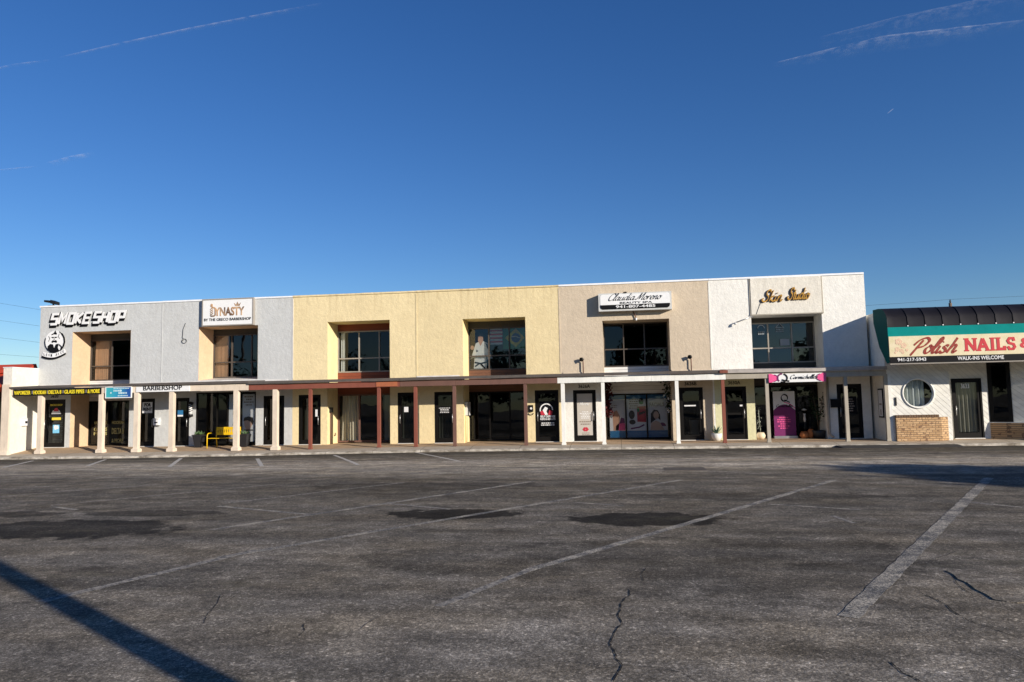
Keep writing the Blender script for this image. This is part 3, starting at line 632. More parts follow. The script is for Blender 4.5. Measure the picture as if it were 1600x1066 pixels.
panel(u2, 'header_board', 'board_dark', ra, rb, wz1, rt); window(u2, D, ra, rb, lz+.14, wz1, (XD(363, 540), XD(394, 540)), (ZD(350, 566.5),), mat='frame_lit', gl='blue_glass')
window(u2, .05, sa, sb, Z_WALL+.02, st, (X(338.5, 650), X(355, 650), X(374, 650)), (), name='shopfront', gl='glass')
canopy(u2, XB[1], X(430.5, 605)-.45, 'trim_beige', None, zt=2.70, edge=.075); mb = MB()
for px, py in ((268, 706), (369, 704.8), (430.5, 703.6)): post(u2, px, py, 'trim_beige', .19, True)
cap(u2, XB[1], XB[2]); flashing(u2, XB[1], XB[2]-.2); seam(u2, XB[2], 'flash', w=.05)
# --- unit 3: yellow
u3 = thing('shop_building', ((XB[2]+XB[3])/2, 0, .1), 'pale yellow shop unit with red wooden trim, cream curtains and no sign', 'shop building', UG)
ra, rb, rt = X(511.5), X(609.2), 5.275; cx0 = X(430.5, 605)-.45
da, db = (X(466.5, 660), X(501, 660), zc(485, 617)), (X(621.5, 660), X(653.5, 660), zc(636, 613.5))
front_wall(u3, XB[2], XB[3], 'yellow', [(ra, rb, .0, rt, 0), (da[0], da[1], .1, da[2], .12), (db[0], min(db[1], XB[3]-.02), .1, db[2], .12)])
shell(u3, XB[2], XB[3], 'yellow'); lining(u3, ra, rb, .0, rt, 'jamb_yellow')
door(u3, *da[:2], da[2], 'l'); door(u3, db[0], min(db[1], XB[3]-.02), db[2], 'r')
wz0, wz1 = ZD(560, 582), ZD(560, 517.5)
panel(u3, 'header_board', 'board_red', ra, rb, wz1, rt); window(u3, D, ra, rb, wz0, wz1, (XD(561.5, 540), XD(593, 540)), (ZD(550, 560.5),), mat='frame_grey', gl='glass')
panel(u3, 'spandrel', 'board_red', ra, rb, 2.22, wz0)
window(u3, D, ra, rb, Z_WALL+.03, 2.22, (XD(562, 650), XD(596, 650)), (), mat='trim_brown', name='shopfront', bar=.07)
canopy(u3, cx0, X(641, 600), 'trim_red', None, zt=2.655)
mb = MB(); mb.box(X(602, 605)+.1, X(637, 600), CF-.018, CF-.003, ZF0+.02, ZF1-.03); mb.build('fascia_patch', 'orange_wood', u3)
for px, py in ((485, 702.5), (592.5, 699.2)): post(u3, px, py, 'trim_red', .12)
cap(u3, XB[2], XB[3], 'yellow'); seam(u3, XB[3], 'yellow_b', w=.06)
# --- unit 4: straw yellow, brown trim
u4 = thing('shop_building', ((XB[3]+XB[4])/2, 0, .1), 'straw yellow shop unit with dark brown trim and flags in its upper window', 'shop building', UG)
ra, rb, rt = X(723.3), X(822), 5.20
da, db = (X(679, 660), X(711, 660), zc(690, 612.5)), (X(836.5, 660), X(873.5, 660), zc(850, 609.8))
front_wall(u4, XB[3], XB[4], 'yellow_b', [(ra, rb, .0, rt, 0), (da[0], da[1], .1, da[2], .12), (db[0], db[1], .1, db[2], .12)])
shell(u4, XB[3], XB[4], 'yellow_b'); lining(u4, ra, rb, .0, rt, 'jamb_yellow')
door(u4, *da[:2], da[2], 'l'); door(u4, *db[:2], db[2], 'r')
wz0, wz1 = ZD(770, 578), ZD(770, 512)
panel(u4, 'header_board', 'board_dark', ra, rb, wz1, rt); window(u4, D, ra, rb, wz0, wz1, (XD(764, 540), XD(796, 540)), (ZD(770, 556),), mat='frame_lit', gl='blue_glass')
panel(u4, 'spandrel', 'board_brown', ra, rb, 2.2, wz0)
window(u4, D, ra, rb, Z_WALL+.03, 2.2, (XD(741, 650), XD(766, 650), XD(797, 650)), (), name='shopfront', gl='dark_glass', bar=.06)
canopy(u4, X(641, 600)+.002, XB[4]-.02, 'trim_brown', None)
for px, py in ((650, 699.5), (711, 698), (822.5, 696)): post(u4, px, py, 'trim_brown' if px > 660 else 'trim_red', .12)
cap(u4, XB[3], XB[4], 'yellow_b'); flashing(u4, XB[3], ra-.15, z=2.79); seam(u4, XB[4], 'tan', w=.04)
# --- unit 5: tan, beauty spa
u5 = thing('shop_building', ((XB[4]+XB[5])/2, 0, .1), 'tan stucco shop unit with white trim and blue banded spa windows', 'shop building', UG)
ra, rb, rt = X(942.8), X(1047.7), 4.93
da, db = (X(896.5, 660), X(932, 660), zc(915, 609.5)), (X(1062.5, 660), X(1100, 660), zc(1080, 605.5))
front_wall(u5, XB[4], XB[5], 'tan', [(ra, rb, .0, rt, 0), (da[0], da[1], .1, da[2], .12), (db[0], db[1], .1, db[2], .12)])
shell(u5, XB[4], XB[5], 'tan'); lining(u5, ra, rb, .0, rt, 'tan')
mb = MB(); mb.quad((XB[4]+.02, -.003, -.1), (da[0], -.003, -.1), (da[0], -.003, 2.74), (XB[4]+.02, -.003, 2.74)); mb.quad((da[1], -.003, -.1), (ra, -.003, -.1), (ra, -.003, 2.74), (da[1], -.003, 2.74)); mb.quad((da[0], -.003, da[2]), (da[1], -.003, da[2]), (da[1], -.003, 2.74), (da[0], -.003, 2.74)); mb.build('lower_wall', 'white', u5)
door(u5, *da[:2], da[2], 'l', number='3626A', gl='glass'); door(u5, *db[:2], db[2], 'l', number='3626B')
wz0, wz1 = ZD(990, 573), ZD(990, 504.5)
panel(u5, 'header_board', 'board_dark', ra, rb, wz1, rt); window(u5, D, ra, rb, wz0, wz1, (XD(974.5, 540), XD(1007, 540)), (ZD(990, 545.5),), mat='frame_lit', gl='dark_glass')
panel(u5, 'spandrel', 'board_white', ra, rb, ZD(1000, 615), wz0)
window(u5, D, ra, rb, Z_WALL+.03, ZD(1000, 615), (XD(978, 650), XD(1011, 650)), (), name='shopfront', gl='poster_glass', bar=.055)
canopy(u5, XB[4]-.018, X(1126, 590), 'trim_white', None)
for px, py in ((881.5, 697), (944.5, 695.8), (1060.5, 693)): post(u5, px, py, 'trim_white', .13 if px > 900 else .14)
cap(u5, XB[4], XB[5]); flashing(u5, XB[4]+.1, ra-.02, z=2.79, mat='tan'); flashing(u5, rb+.02, XB[5], z=2.79, mat='tan'); seam(u5, XB[5], 'white', w=.05)
# --- unit 6: white studio
u6 = thing('shop_building', ((XB[5]+XB[6])/2, 0, .1), 'white stucco shop unit at the right end with a pink banner', 'shop building', UG)
ra, rb, rt = X(1176.5), X(1287.5), 4.95
da, db = (X(1131.5, 660), X(1168, 660), zc(1150, 604)), (X(1310, 660), X(1349, 660), zc(1330, 600))
front_wall(u6, XB[5], XB[6], 'white', [(ra, rb, .0, rt, 0), (da[0], da[1], .1, da[2], .12), (db[0], db[1], .1, db[2], .12)])
shell(u6, XB[5], XB[6], 'white'); lining(u6, ra, rb, .0, rt, 'white')
mb = MB(); mb.quad((XB[6], 0, -.1), (XB[6], 9, -.1), (XB[6], 9, H), (XB[6], 0, H)); mb.build('side_wall', 'white', u6)
xl = X(1170.5, 640); mb = MB(); mb.quad((XB[5]+.06, -.003, -.1), (da[0], -.003, -.1), (da[0], -.003, 2.74), (XB[5]+.06, -.003, 2.74)); mb.quad((da[1], -.003, -.1), (ra-.003, -.003, -.1), (ra-.003, -.003, 2.74), (da[1], -.003, 2.74)); mb.quad((da[0], -.003, da[2]), (da[1], -.003, da[2]), (da[1], -.003, 2.74), (da[0], -.003, 2.74)); mb.build('lower_wall', 'lime', u6)
door(u6, *da[:2], da[2], 'l', number='3630A', rail=1.0); door(u6, *db[:2], db[2], 'r')
wz0, wz1 = ZD(1230, 567), ZD(1230, 503.5); wr = XD(1275.5, 540)
panel(u6, 'header_board', 'board_dark', ra, rb, wz1, rt); window(u6, D, ra, rb, wz0, wz1, (XD(1200, 530), XD(1237, 530), wr), (ZD(1230, 543.5),), mat='frame_grey', gl='blue_glass')
panel(u6, 'spandrel', 'board_dark', ra, rb, 2.2, wz0)
window(u6, D, ra, rb, Z_WALL+.03, 2.2, (XD(1205, 650), XD(1246, 650)), (), name='shopfront', gl='dark_glass', bar=.06)
canopy(u6, X(1126, 590)+.002, XB[6]+.12, 'trim_greige', None, roof='roof_grey', edge=.12, zt=2.64)
for px, py, mt in ((1133, 692.8, 'trim_red'), (1202, 692, 'trim_greige'), (1325.5, 690), (1390, 690)) if False else ((1133, 692.8, 'trim_red'), (1202, 692, 'trim_greige'), (1325.5, 690.5, 'trim_greige'), (1389, 690, 'trim_greige')):
    post(u6, px, py, mt, .12)
cap(u6, XB[5], XB[6])
xs0, xs1 = X(1172.5, 460), X(1283, 460); mb = MB(); mb.box(xs0, xs1, -.05, -.004, rt+.02, H-.03); mb.build('sign_board_panel', 'cream', u6)
mb = MB(); mb.box(xs0-.05, xs0-.004, -.03, -.004, rt+.02, H-.03); mb.box(xs1+.004, xs1+.05, -.03, -.004, rt+.02, H-.03); mb.box(xs0-.05, xs1+.05, -.055, -.004, rt-.02, rt+.016); mb.build('panel_trim', 'trim_greige', u6)
mb = MB(); mb.box(X(1116, 580), X(1128, 580), CF-.13, CF-.094, 2.665, 2.77); mb.build('roof_patch', 'trim_red', u6)

# ------------------------------------------------------------------ nail salon at the right
n0, n1 = 9.52, 26.0; NF, ND = -1.40, -.80; AF = -2.78
nl = thing('nail_salon', (13, NF, .1), 'low white salon with a black barrel awning, round window and brick base', 'shop building')
xf1 = xc(1486, 640, NF); xdr = xc(1546, 640, ND)
mb = MB(); WC = (xc(1434.5, 614.5, NF), zc(1434.5, 614.5, NF)); WR = (xc(1458, 614, NF)-xc(1411, 614, NF))/2
# front wall with the round opening: ring of quads between circle and rectangle
cxn, czn = WC; n = 48; zt = 4.75
rect = []
for k in range(n):
    a = 2*math.pi*k/n; c, s_ = math.cos(a), math.sin(a); tx = ((xf1-cxn) if c > 0 else (cxn-n0))/max(abs(c), 1e-6); tz = ((zt-czn) if s_ > 0 else (czn+.1))/max(abs(s_), 1e-6); tt = min(tx, tz); rect.append((cxn+c*tt, czn+s_*tt))
corn = [(xf1, zt), (n0, zt), (n0, -.1), (xf1, -.1)]
for k in range(n):
    a, b = 2*math.pi*k/n, 2*math.pi*(k+1)/n; p, q = (cxn+WR*math.cos(a), czn+WR*math.sin(a)), (cxn+WR*math.cos(b), czn+WR*math.sin(b)); r0, r1 = rect[k], rect[(k+1) % n]
    pts = [p, r0, r1, q]
    for cc in corn:
        if (abs(r0[0]-cc[0]) < 1e-6 and abs(r1[1]-cc[1]) < 1e-6) or (abs(r1[0]-cc[0]) < 1e-6 and abs(r0[1]-cc[1]) < 1e-6):
            if math.hypot(r0[0]-cc[0], r0[1]-cc[1]) > 1e-6 and math.hypot(r1[0]-cc[0], r1[1]-cc[1]) > 1e-6: pts = [p, r0, cc, r1, q]
    mb.quad(*[(v[0], NF, v[1]) for v in pts]); mb.quad((p[0], NF, p[1]), (q[0], NF, q[1]), (q[0], NF+.12, q[1]), (p[0], NF+.12, p[1]))
mb.quad((xf1, NF, -.1), (xf1, ND+.2, -.1), (xf1, ND+.2, zt), (xf1, NF, zt))
dA, dB, dT = xc(1488.5, 640, ND), xc(1535.5, 640, ND), zc(1510, 591.5, ND)
for a, b, c, d in ((xf1, dA, -.1, zt), (dA, dB, dT, zt), (dB, xdr, -.1, zt)): mb.quad((a, ND, c), (b, ND, c), (b, ND, d), (a, ND, d))
xe = xdr+2.2; ye = ND-2.2*math.tan(R(33))
# right-hand angled bay wall with its window opening (lower brick is built below)
vz0, vz1 = zc(1570, 660, -1.2), zc(1560, 566, -1.0)
def bay(t): return Vector((xdr+(xe-xdr)*t, ND+(ye-ND)*t, 0))
b1 = .46
def bay_t(px, py):
    d = ray(px, py); k = -math.tan(R(33)); t = ((ND-xdr*k)-(C_POS.y-C_POS.x*k))/(d.y-k*d.x); return (C_POS.x+d.x*t-xdr)/(xe-xdr)
b1 = bay_t(1581, 620); print('b1', b1)
for t0, t1, c, d in ((0, b1, -.1, vz0), (0, b1, vz1, zt), (b1, 1, -.1, zt)):
    p, q = bay(t0), bay(t1); mb.quad((p.x, p.y, c), (q.x, q.y, c), (q.x, q.y, d), (p.x, p.y, d))
mb.quad((xe, ye, -.1), (n1, ye, -.1), (n1, ye, zt), (xe, ye, zt))
mb.build('wall', 'siding', nl)
mb = MB(); mb.quad((n0, NF, -.1), (n0, NF, 4.80), (n0, 9, 4.92), (n0, 9, -.1)); mb.build('side_wall', 'white', nl)
mb = MB(); mb.box(n0+.02, n1, NF+.02, 9, 4.72, 4.78); mb.box(n0+.02, n1, 8.9, 9, 0, 4.7); mb.build('roof', 'roof', nl)
mb = MB(); mb.box(n0-.02, n0+.16, NF-.02, NF-.004, -.05, 2.62); mb.build('corner_board', 'trim_white', nl)
mb = MB(); mb.box(n0+.12, n1, ye+.62, ye+2.5, .0, .01) if False else None
mb = MB(); mb.quad((n0+.1, 1.2, 0), (n1, 1.2, 0), (n1, 1.2, 4.6), (n0+.1, 1.2, 4.6)); mb.quad((n0+.1, NF+.05, 0), (n0+.1, 1.2, 0), (n0+.1, 1.2, 4.6), (n0+.1, NF+.05, 4.6)); mb.build('interior', 'interior', nl)
# round window
mb = MB(); prof = [(WR+.05, -.0), (WR+.05, .03), (WR+.02, .04), (WR-.005, .03), (WR-.012, -.05), (WR-.03, -.05)]
i0 = 0
for k in range(n):
    a = 2*math.pi*k/n
    for (r, h) in prof: mb.v.append(Vector((cxn+r*math.cos(a), NF-h, czn+r*math.sin(a))))
for k in range(n):
    for j in range(len(prof)-1):
        mb.f.append((k*6+j, ((k+1) % n)*6+j, ((k+1) % n)*6+j+1, k*6+j+1)); mb.mi.append(0); mb.sm.append(True)
rw = mb.build('window', 'trim_white', nl); mb = MB(); mb.ell(cxn, czn, WR-.02, WR-.02, NF+.05, .004, n=40); mb.build('pane', 'glass', rw)
# brick base with chamfered end
bx0, bx1 = xc(1401, 670, NF-.12), xc(1484, 670, NF-.1); bt = zc(1440, 652, NF-.12); mb = MB(); q = [(bx0, NF-.005), (bx0, NF-.14), (bx1-.28, NF-.14), (bx1, NF-.005)]
mb.v += [Vector((a, b, -.1)) for a, b in q]+[Vector((a, b, bt)) for a, b in q]
for f in ((0, 1, 5, 4), (1, 2, 6, 5), (2, 3, 7, 6), (4, 5, 6, 7)): mb.f.append(f); mb.mi.append(0); mb.sm.append(False)
mb.build('brick_base', 'brick', nl); mb = MB(); M['brick_dark'] = plain('brick_dark', (.16, .10, .06), .9, .3, 9)
for k in range(int((bx1-.3-bx0)/.085)): mb.box(bx0+.085*k, bx0+.085*k+.07, NF-.158, NF-.006, bt+.002, bt+.085)
mb.build('brick_cap', 'brick_dark', nl)
mb = MB(); p, q = bay(0), bay(1); nrm = Vector((q.y-p.y, -(q.x-p.x), 0)).normalized()
if nrm.y > 0: nrm = -nrm
mb.hexa([p+nrm*.02+Vector((0, 0, -.1)), q+nrm*.3+Vector((0, 0, -.1)), q+Vector((0, 0, -.1)), p+Vector((0, 0, -.1)), p+nrm*.02+Vector((0, 0, vz0-.03)), q+nrm*.3+Vector((0, 0, vz0-.03)), q+Vector((0, 0, vz0-.03)), p+Vector((0, 0, vz0-.03))])
o = mb.build('brick_base', 'brick', nl); mb = MB()
mb.hexa([p+nrm*.05+Vector((0, 0, vz0-.028)), q+nrm*.33+Vector((0, 0, vz0-.028)), q-nrm*.0+Vector((0, 0, vz0-.028)), p+Vector((0, 0, vz0-.028)), p+nrm*.05+Vector((0, 0, vz0)), q+nrm*.33+Vector((0, 0, vz0)), q+Vector((0, 0, vz0)), p+Vector((0, 0, vz0))]); mb.build('sill', 'trim_white', nl)
mb = MB(); q = bay(b1); e = nrm*-.02
for t0, t1, c, d in ((0, .05, vz0, vz1), (b1-.05, b1, vz0, vz1), (.05, b1-.05, vz0, vz0+.06), (.05, b1-.05, vz1-.06, vz1)):
    a, b = bay(t0), bay(t1); mb.hexa([a+e*-1+Vector((0, 0, c)), b+e*-1+Vector((0, 0, c)), b+e*3+Vector((0, 0, c)), a+e*3+Vector((0, 0, c)), a+e*-1+Vector((0, 0, d)), b+e*-1+Vector((0, 0, d)), b+e*3+Vector((0, 0, d)), a+e*3+Vector((0, 0, d))])
bw = mb.build('window', 'frame', nl); mb = MB(); a, b = bay(0.01)+e, bay(b1-.01)+e; mb.quad((a.x, a.y, vz0), (b.x, b.y, vz0), (b.x, b.y, vz1), (a.x, a.y, vz1)); mb.build('pane', 'dark_glass', bw)
nd = door(nl, dA, dB, dT, 'r', gl='glass', y=ND+.02)
mb = MB(); text(mb, '3633', xc(1501, 602, ND), xc(1514, 602, ND), dT-.36, dT-.18, ND-.012, 0, .02); mb.build('house_number', 'signwhite', nl)
mb = MB(); mb.box(xc(1398, 625, NF), xc(1400.5, 625, NF), NF-.03, NF-.004, zc(1398, 634, NF), zc(1398, 621, NF)); mb.build('meter_slot', 'black_metal', nl)
# awning
za_top = 4.86; zt0 = zc(1395, 511.5, AF); zt1 = zc(1395, 526, AF); zs0 = zc(1395, 558, AF); zb0 = zc(1395, 567.5, AF); ax0, ax1 = 9.22, 26.0
prof = [(NF+.02, za_top-.03), (NF-.55, za_top-.05), (NF-.85, za_top-.09), (NF-1.08, za_top-.18), (NF-1.24, za_top-.31), (AF+.02, za_top-.46), (AF, zt0)]
rib = [xc(px, 505, AF) for px in (1418, 1445.5, 1473, 1500.5, 1528, 1556, 1583.5)]; dx = (rib[-1]-rib[0])/6; rib = rib+[rib[-1]+dx*k for k in range(1, 12)]
X_ = [ax0, ax0+.03]; pr = ax0+.03
for r_ in rib: X_ += [pr+(r_-pr)*.33, pr+(r_-pr)*.67, r_-.03, r_, r_+.03]; pr = r_+.03
X_ = sorted(X_+[ax1]); ribset = set(rib); mb = MB(); rows = []
for x in X_:
    sag = 0 if (x in ribset or x in (ax0, ax1)) else (.006 if min(abs(x-r_) for r_ in rib) < .04 else .016); row = []
    for k, (y, z) in enumerate(prof):
        s_ = sag*(0, 0, .25, .8, 1, .6, 0)[k]; row.append(len(mb.v)); mb.v.append(Vector((x, y+s_, z-s_)))
    rows.append(row)
for a, b in zip(rows, rows[1:]):
    for k in range(len(prof)-1): mb.f.append((a[k], a[k+1], b[k+1], b[k])); mb.mi.append(0); mb.sm.append(True)
aw = mb.build('awning', 'awning', nl)
for x in rib[:9]:
    mb = MB(); mb.tube([(x, y-.006, z+.002) for y, z in prof[2:]], .012, 6); mb.build('awning_rib', 'awning', aw)
    mb = MB(); mb.lathe((x, AF-.012, zt0+.03), [(.022, 0), (.022, .012)], 8, axis='y'); mb.build('awning_bolt', 'signwhite', aw)
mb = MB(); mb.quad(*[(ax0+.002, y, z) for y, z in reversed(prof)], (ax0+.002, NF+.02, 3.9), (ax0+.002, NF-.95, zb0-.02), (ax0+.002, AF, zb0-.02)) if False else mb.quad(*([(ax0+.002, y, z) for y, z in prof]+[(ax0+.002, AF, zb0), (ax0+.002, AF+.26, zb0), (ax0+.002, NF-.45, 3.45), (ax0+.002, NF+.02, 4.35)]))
mb.build('awning_end', 'teal_shaded', aw)
mb = MB(); mb.box(ax0, ax1, AF-.004, AF+.03, zt1, zt0-.002); mb.build('awning_valance', 'teal', aw)
mb = MB(); mb.quad((ax0, AF+.03, zb0+.02), (ax1, AF+.03, zb0+.02), (ax1, NF-.02, zb0+.3), (ax0+.4, NF-.02, zb0+.3)); mb.build('awning_soffit', 'trim_greige', aw)
mb = MB(); mb.box(ax0+.02, ax1, AF+.002, AF+.05, zb0-.05, zb0-.004); mb.build('awning_rail', 'frame_grey', aw)
# sign on the awning
ns = thing('shop_sign', (12, AF, zs0), 'long cream sign with red lettering on the black barrel awning', 'sign')
mb = MB(); mb.box(ax0+.01, ax1, AF-.03, AF-.006, zs0, zt1-.002); mb.build('sign_panel', 'sign_cream', ns)
mb = MB(); mb.box(ax0+.01, ax1, AF-.03, AF-.006, zb0, zs0-.003); mb.build('sign_strip', 'black', ns)
def NX(px, py): return xc(px, py, AF-.03)
def NZ(px, py): return zc(px, py, AF-.03)
sl = 0.0
mb = MB(); script(mb, 'Polish', NX(1424, 545), NX(1499, 540)-.16, NZ(1450, 552), (NZ(1460, 528)-NZ(1460, 552))/2.05, AF-.036, .108, slant=.5, nib=.5); mb.build('lettering', 'darkred', ns)
# slab-serif NAILS &
def slab(mb, s, x0, x1, z0, z1, y, mi=0):
    shapes = {'N': [[(0, 0), (0, 1)], [(0, 1), (.78, 0)], [(.8, 0), (.8, 1)]], 'A': [[(0, 0), (.42, 1)], [(.42, 1), (.86, 0)], [(.15, .33), (.7, .33)]], 'I': [[(.2, 0), (.2, 1)]], 'L': [[(.12, 0), (.12, 1)], [(.12, .07), (.7, .07), (.7, .32)]],
              'S': [[(.66, .72), (.6, .95), (.25, .95), (.08, .75), (.2, .55), (.6, .45), (.7, .22), (.55, .05), (.2, .05), (.06, .28)]]}
    serif = {'N': [(0, 0), (0, 1), (.8, 1)], 'A': [(0, 0), (.86, 0)], 'I': [(.2, 0), (.2, 1)], 'L': [(.12, 1), (.12, 0)], 'S': []}; adv = {'N': 1.14, 'A': 1.12, 'I': .62, 'L': .95, 'S': .95}
    tot = sum(adv[c] for c in s)-.2; k = (x1-x0)/tot; h = z1-z0; cx = 0
    for c in s:
        for p in shapes[c]: mb.stroke([(x0+(cx+a)*k, z0+(.05+.9*b)*h) for a, b in p], .29*k if c != 'S' else .25*k, y-.0007*(len(mb.f) % 4), .012, mi)
        for (a, b) in serif[c]: mb.poly([(x0+(cx+a-.24)*k, z0+(b*.9)*h), (x0+(cx+a+.24)*k, z0+b*.9*h), (x0+(cx+a+.24)*k, z0+(b*.9+.1)*h), (x0+(cx+a-.24)*k, z0+(b*.9+.1)*h)], y-.003, .012, mi)
        cx += adv[c]
mb = MB(); slab(mb, 'NAILS', NX(1510, 540), NX(1586, 535), NZ(1515, 549), NZ(1515, 528.5), AF-.036); mb.build('lettering', 'red', ns); mb = MB(); text(mb, '&', NX(1593.5, 540), NX(1593.5, 540)+.42, NZ(1590, 544), NZ(1590, 528), AF-.036, 0, .04); mb.build('lettering', 'red', ns)
mb = MB(); text(mb, '941-217-5943', NX(1402.5, 563), NX(1447, 561), NZ(1425, 564.3), NZ(1425, 559.2), AF-.036, 0, .014); mb.build('lettering', 'signwhite', ns); mb = MB(); text(mb, 'WALK-INS WELCOME', NX(1496, 560), NX(1568.5, 557), NZ(1530, 562), NZ(1530, 556.2), AF-.036, 0, .014); mb.build('lettering', 'signwhite', ns)
mb = MB(); rr = random.Random(5)
for (px, py, r_) in ((1404, 534, .12), (1412, 540, .10), (1402, 546, .08), (1409, 548, .07), (1417, 547, .05), (1411, 551, .05), (1399, 551, .04)):
    cx, cz = NX(px, py), NZ(px, py)
    for q in range(5): a = 2*math.pi*q/5; mb.ell(cx+r_*.6*math.cos(a), cz+r_*.6*math.sin(a), r_*.42, r_*.42, AF-.034-.0006*q, .01, 0, 12)
M['petal'] = plain('petal_print', (.72, .50, .34), .5, .12, 12); mb.build('flower_print', 'petal', ns)

# ------------------------------------------------------------------ signs on the row
# block letters SMOKE SHOP
def blocks(mb, x0, x1, z0, z1, y, mi, shear, slope, w, dx=0, dz=0, depth=.03):
    S = {'S': [[(1, 1), (0, 1), (0, .53), (1, .53), (1, 0), (0, 0)]], 'M': [[(0, 0), (0, 1), (.55, .35), (1.1, 1), (1.1, 0)]], 'O': [[(0, 0), (0, 1), (1, 1), (1, 0), (-.13, 0)]], 'K': [[(0, 0), (0, 1)], [(1, 1), (.1, .5), (1, 0)]], 'E': [[(1, 1), (0, 1), (0, 0), (1, 0)], [(0, .5), (.85, .5)]],
         'H': [[(0, 0), (0, 1)], [(1, 0), (1, 1)], [(0, .5), (1, .5)]], 'P': [[(0, 0), (0, 1), (1, 1), (1, .42), (0, .42)]]}
    adv = dict(S=1.45, M=1.58, O=1.45, K=1.42, E=1.42, H=1.45, P=1.4); word = 'SMOKE SHOP'; tot = sum(adv.get(c, .35) for c in word)-.4; k = (x1-x0)/tot; cx = 0; h = z1-z0
    for c in word:
        if c == ' ': cx += .35; continue
        for p in S[c]:
            q = [((cx+a)*k, (.1+b*.8)*h) for a, b in p]
            mb.stroke([(x0+a+shear*b+dx, z0+b+slope*a+dz) for a, b in q], w, y-.001*(len(mb.f) % 5), depth, mi)
        cx += adv[c]
A, B = W(79, 508), W(197, 505); zT = W(88, 486).z; ss = thing('sign_lettering', (A.x, 0, A.z), 'white block letters with black shadows at the top of the grey end wall', 'sign')
x0, x1 = W(80, 505).x, W(193, 498).x; z0, z1 = W(85, 509).z, W(85, 489.5).z; slp = (W(190, 504.5).z-W(82, 509).z)/(W(190, 504.5).x-W(82, 509).x)
mb = MB(); blocks(mb, x0, x1, z0, z1, -.07, 0, .28, slp, .104); mb.build('letter_face', 'signwhite', ss)
mb = MB()
for k in range(1, 5): blocks(mb, x0, x1, z0, z1, -.066+.012*k, 0, .28, slp, .15, -.024*k, -.022*k, .012)
mb.build('letter_side', 'black', ss)
# round emblem
c = W(86.5, 534); em = thing('emblem_sign', (c.x, 0, c.z), 'round black and white emblem of a bearded man over a ribbon', 'sign'); r_ = (W(102, 534).x-W(71, 534).x)/2
mb = MB(); mb.ell(c.x, c.z, r_, r_, -.035, .03); mb.build('disc', 'signwhite', em)
mb = MB()
mb.stroke([(c.x+r_*math.cos(R(a))*.98, c.z+r_*math.sin(R(a))*.98) for a in range(-200, 65, 8)], .035, -.045, .012); mb.stroke([(c.x+r_*math.cos(R(a))*.98, c.z+r_*math.sin(R(a))*.98) for a in range(-50, 50, 8)], .075, -.047, .012)
mb.poly([(c.x-.17, c.z+.33), (c.x-.06, c.z+.38), (c.x+.02, c.z+.5), (c.x+.06, c.z+.4), (c.x+.1, c.z+.37), (c.x+.08, c.z+.31), (c.x-.04, c.z+.33), (c.x-.16, c.z+.29)], -.046, .012)
for dx in (-.095, .05): mb.ell(c.x+dx, c.z+.185, .045, .03, -.047, .012, 0, 12)
mb.stroke([(c.x-.18, c.z+.2), (c.x+.14, c.z+.2)], .018, -.0465, .012); mb.stroke([(c.x-.02, c.z+.16), (c.x-.04, c.z+.1), (c.x+.0, c.z+.09)], .014, -.0465, .012)
mb.poly([(c.x-.16, c.z+.0), (c.x-.09, c.z+.07), (c.x-.02, c.z+.04), (c.x+.06, c.z+.07), (c.x+.12, c.z+.0), (c.x+.09, c.z-.06), (c.x-.02, c.z-.02), (c.x-.13, c.z-.06)], -.046, .012)
mb.poly([(c.x-.34, c.z-.2), (c.x-.22, c.z-.1), (c.x-.08, c.z-.12), (c.x-.02, c.z-.3), (c.x+.06, c.z-.12), (c.x+.2, c.z-.1), (c.x+.16, c.z-.28), (c.x+.24, c.z-.42), (c.x+.05, c.z-.5), (c.x-.2, c.z-.48), (c.x-.34, c.z-.34)], -.045, .012)
mb.stroke([(c.x+.22, c.z-.14), (c.x+.34, c.z-.24), (c.x+.32, c.z-.4)], .05, -.046, .012); mb.stroke([(c.x-.3, c.z+.25), (c.x-.24, c.z+.13), (c.x-.3, c.z+.02)], .014, -.046, .012); mb.stroke([(c.x+.22, c.z+.35), (c.x+.18, c.z+.22), (c.x+.24, c.z+.12)], .014, -.046, .012)
mb.build('figure_print', 'black', em)
mb = MB(); rb_ = [(c.x-.56+1.12*t, c.z-.46-.19*math.sin(math.pi*(t*.85+.12))+.06*t) for t in [i/12 for i in range(13)]]
mb.stroke([(a-.03, b-.05) for a, b in rb_], .25, -.05, .012, 0); mb.build('ribbon_edge', 'black', em)
mb = MB(); mb.stroke(rb_, .18, -.062, .012, 0); mb.build('ribbon', 'signwhite', em)
mb = MB()
for ch, t in zip('LEVI JACK', [(i+.8)/9.6 for i in range(9)]):
    if ch == ' ': continue
    a = c.x-.56+1.12*t; b = c.z-.46-.19*math.sin(math.pi*(t*.85+.12))+.06*t; text(mb, ch, a-.04, a+.03, b-.05, b+.06, -.068, 0, .02)
mb.build('lettering', 'black', em)
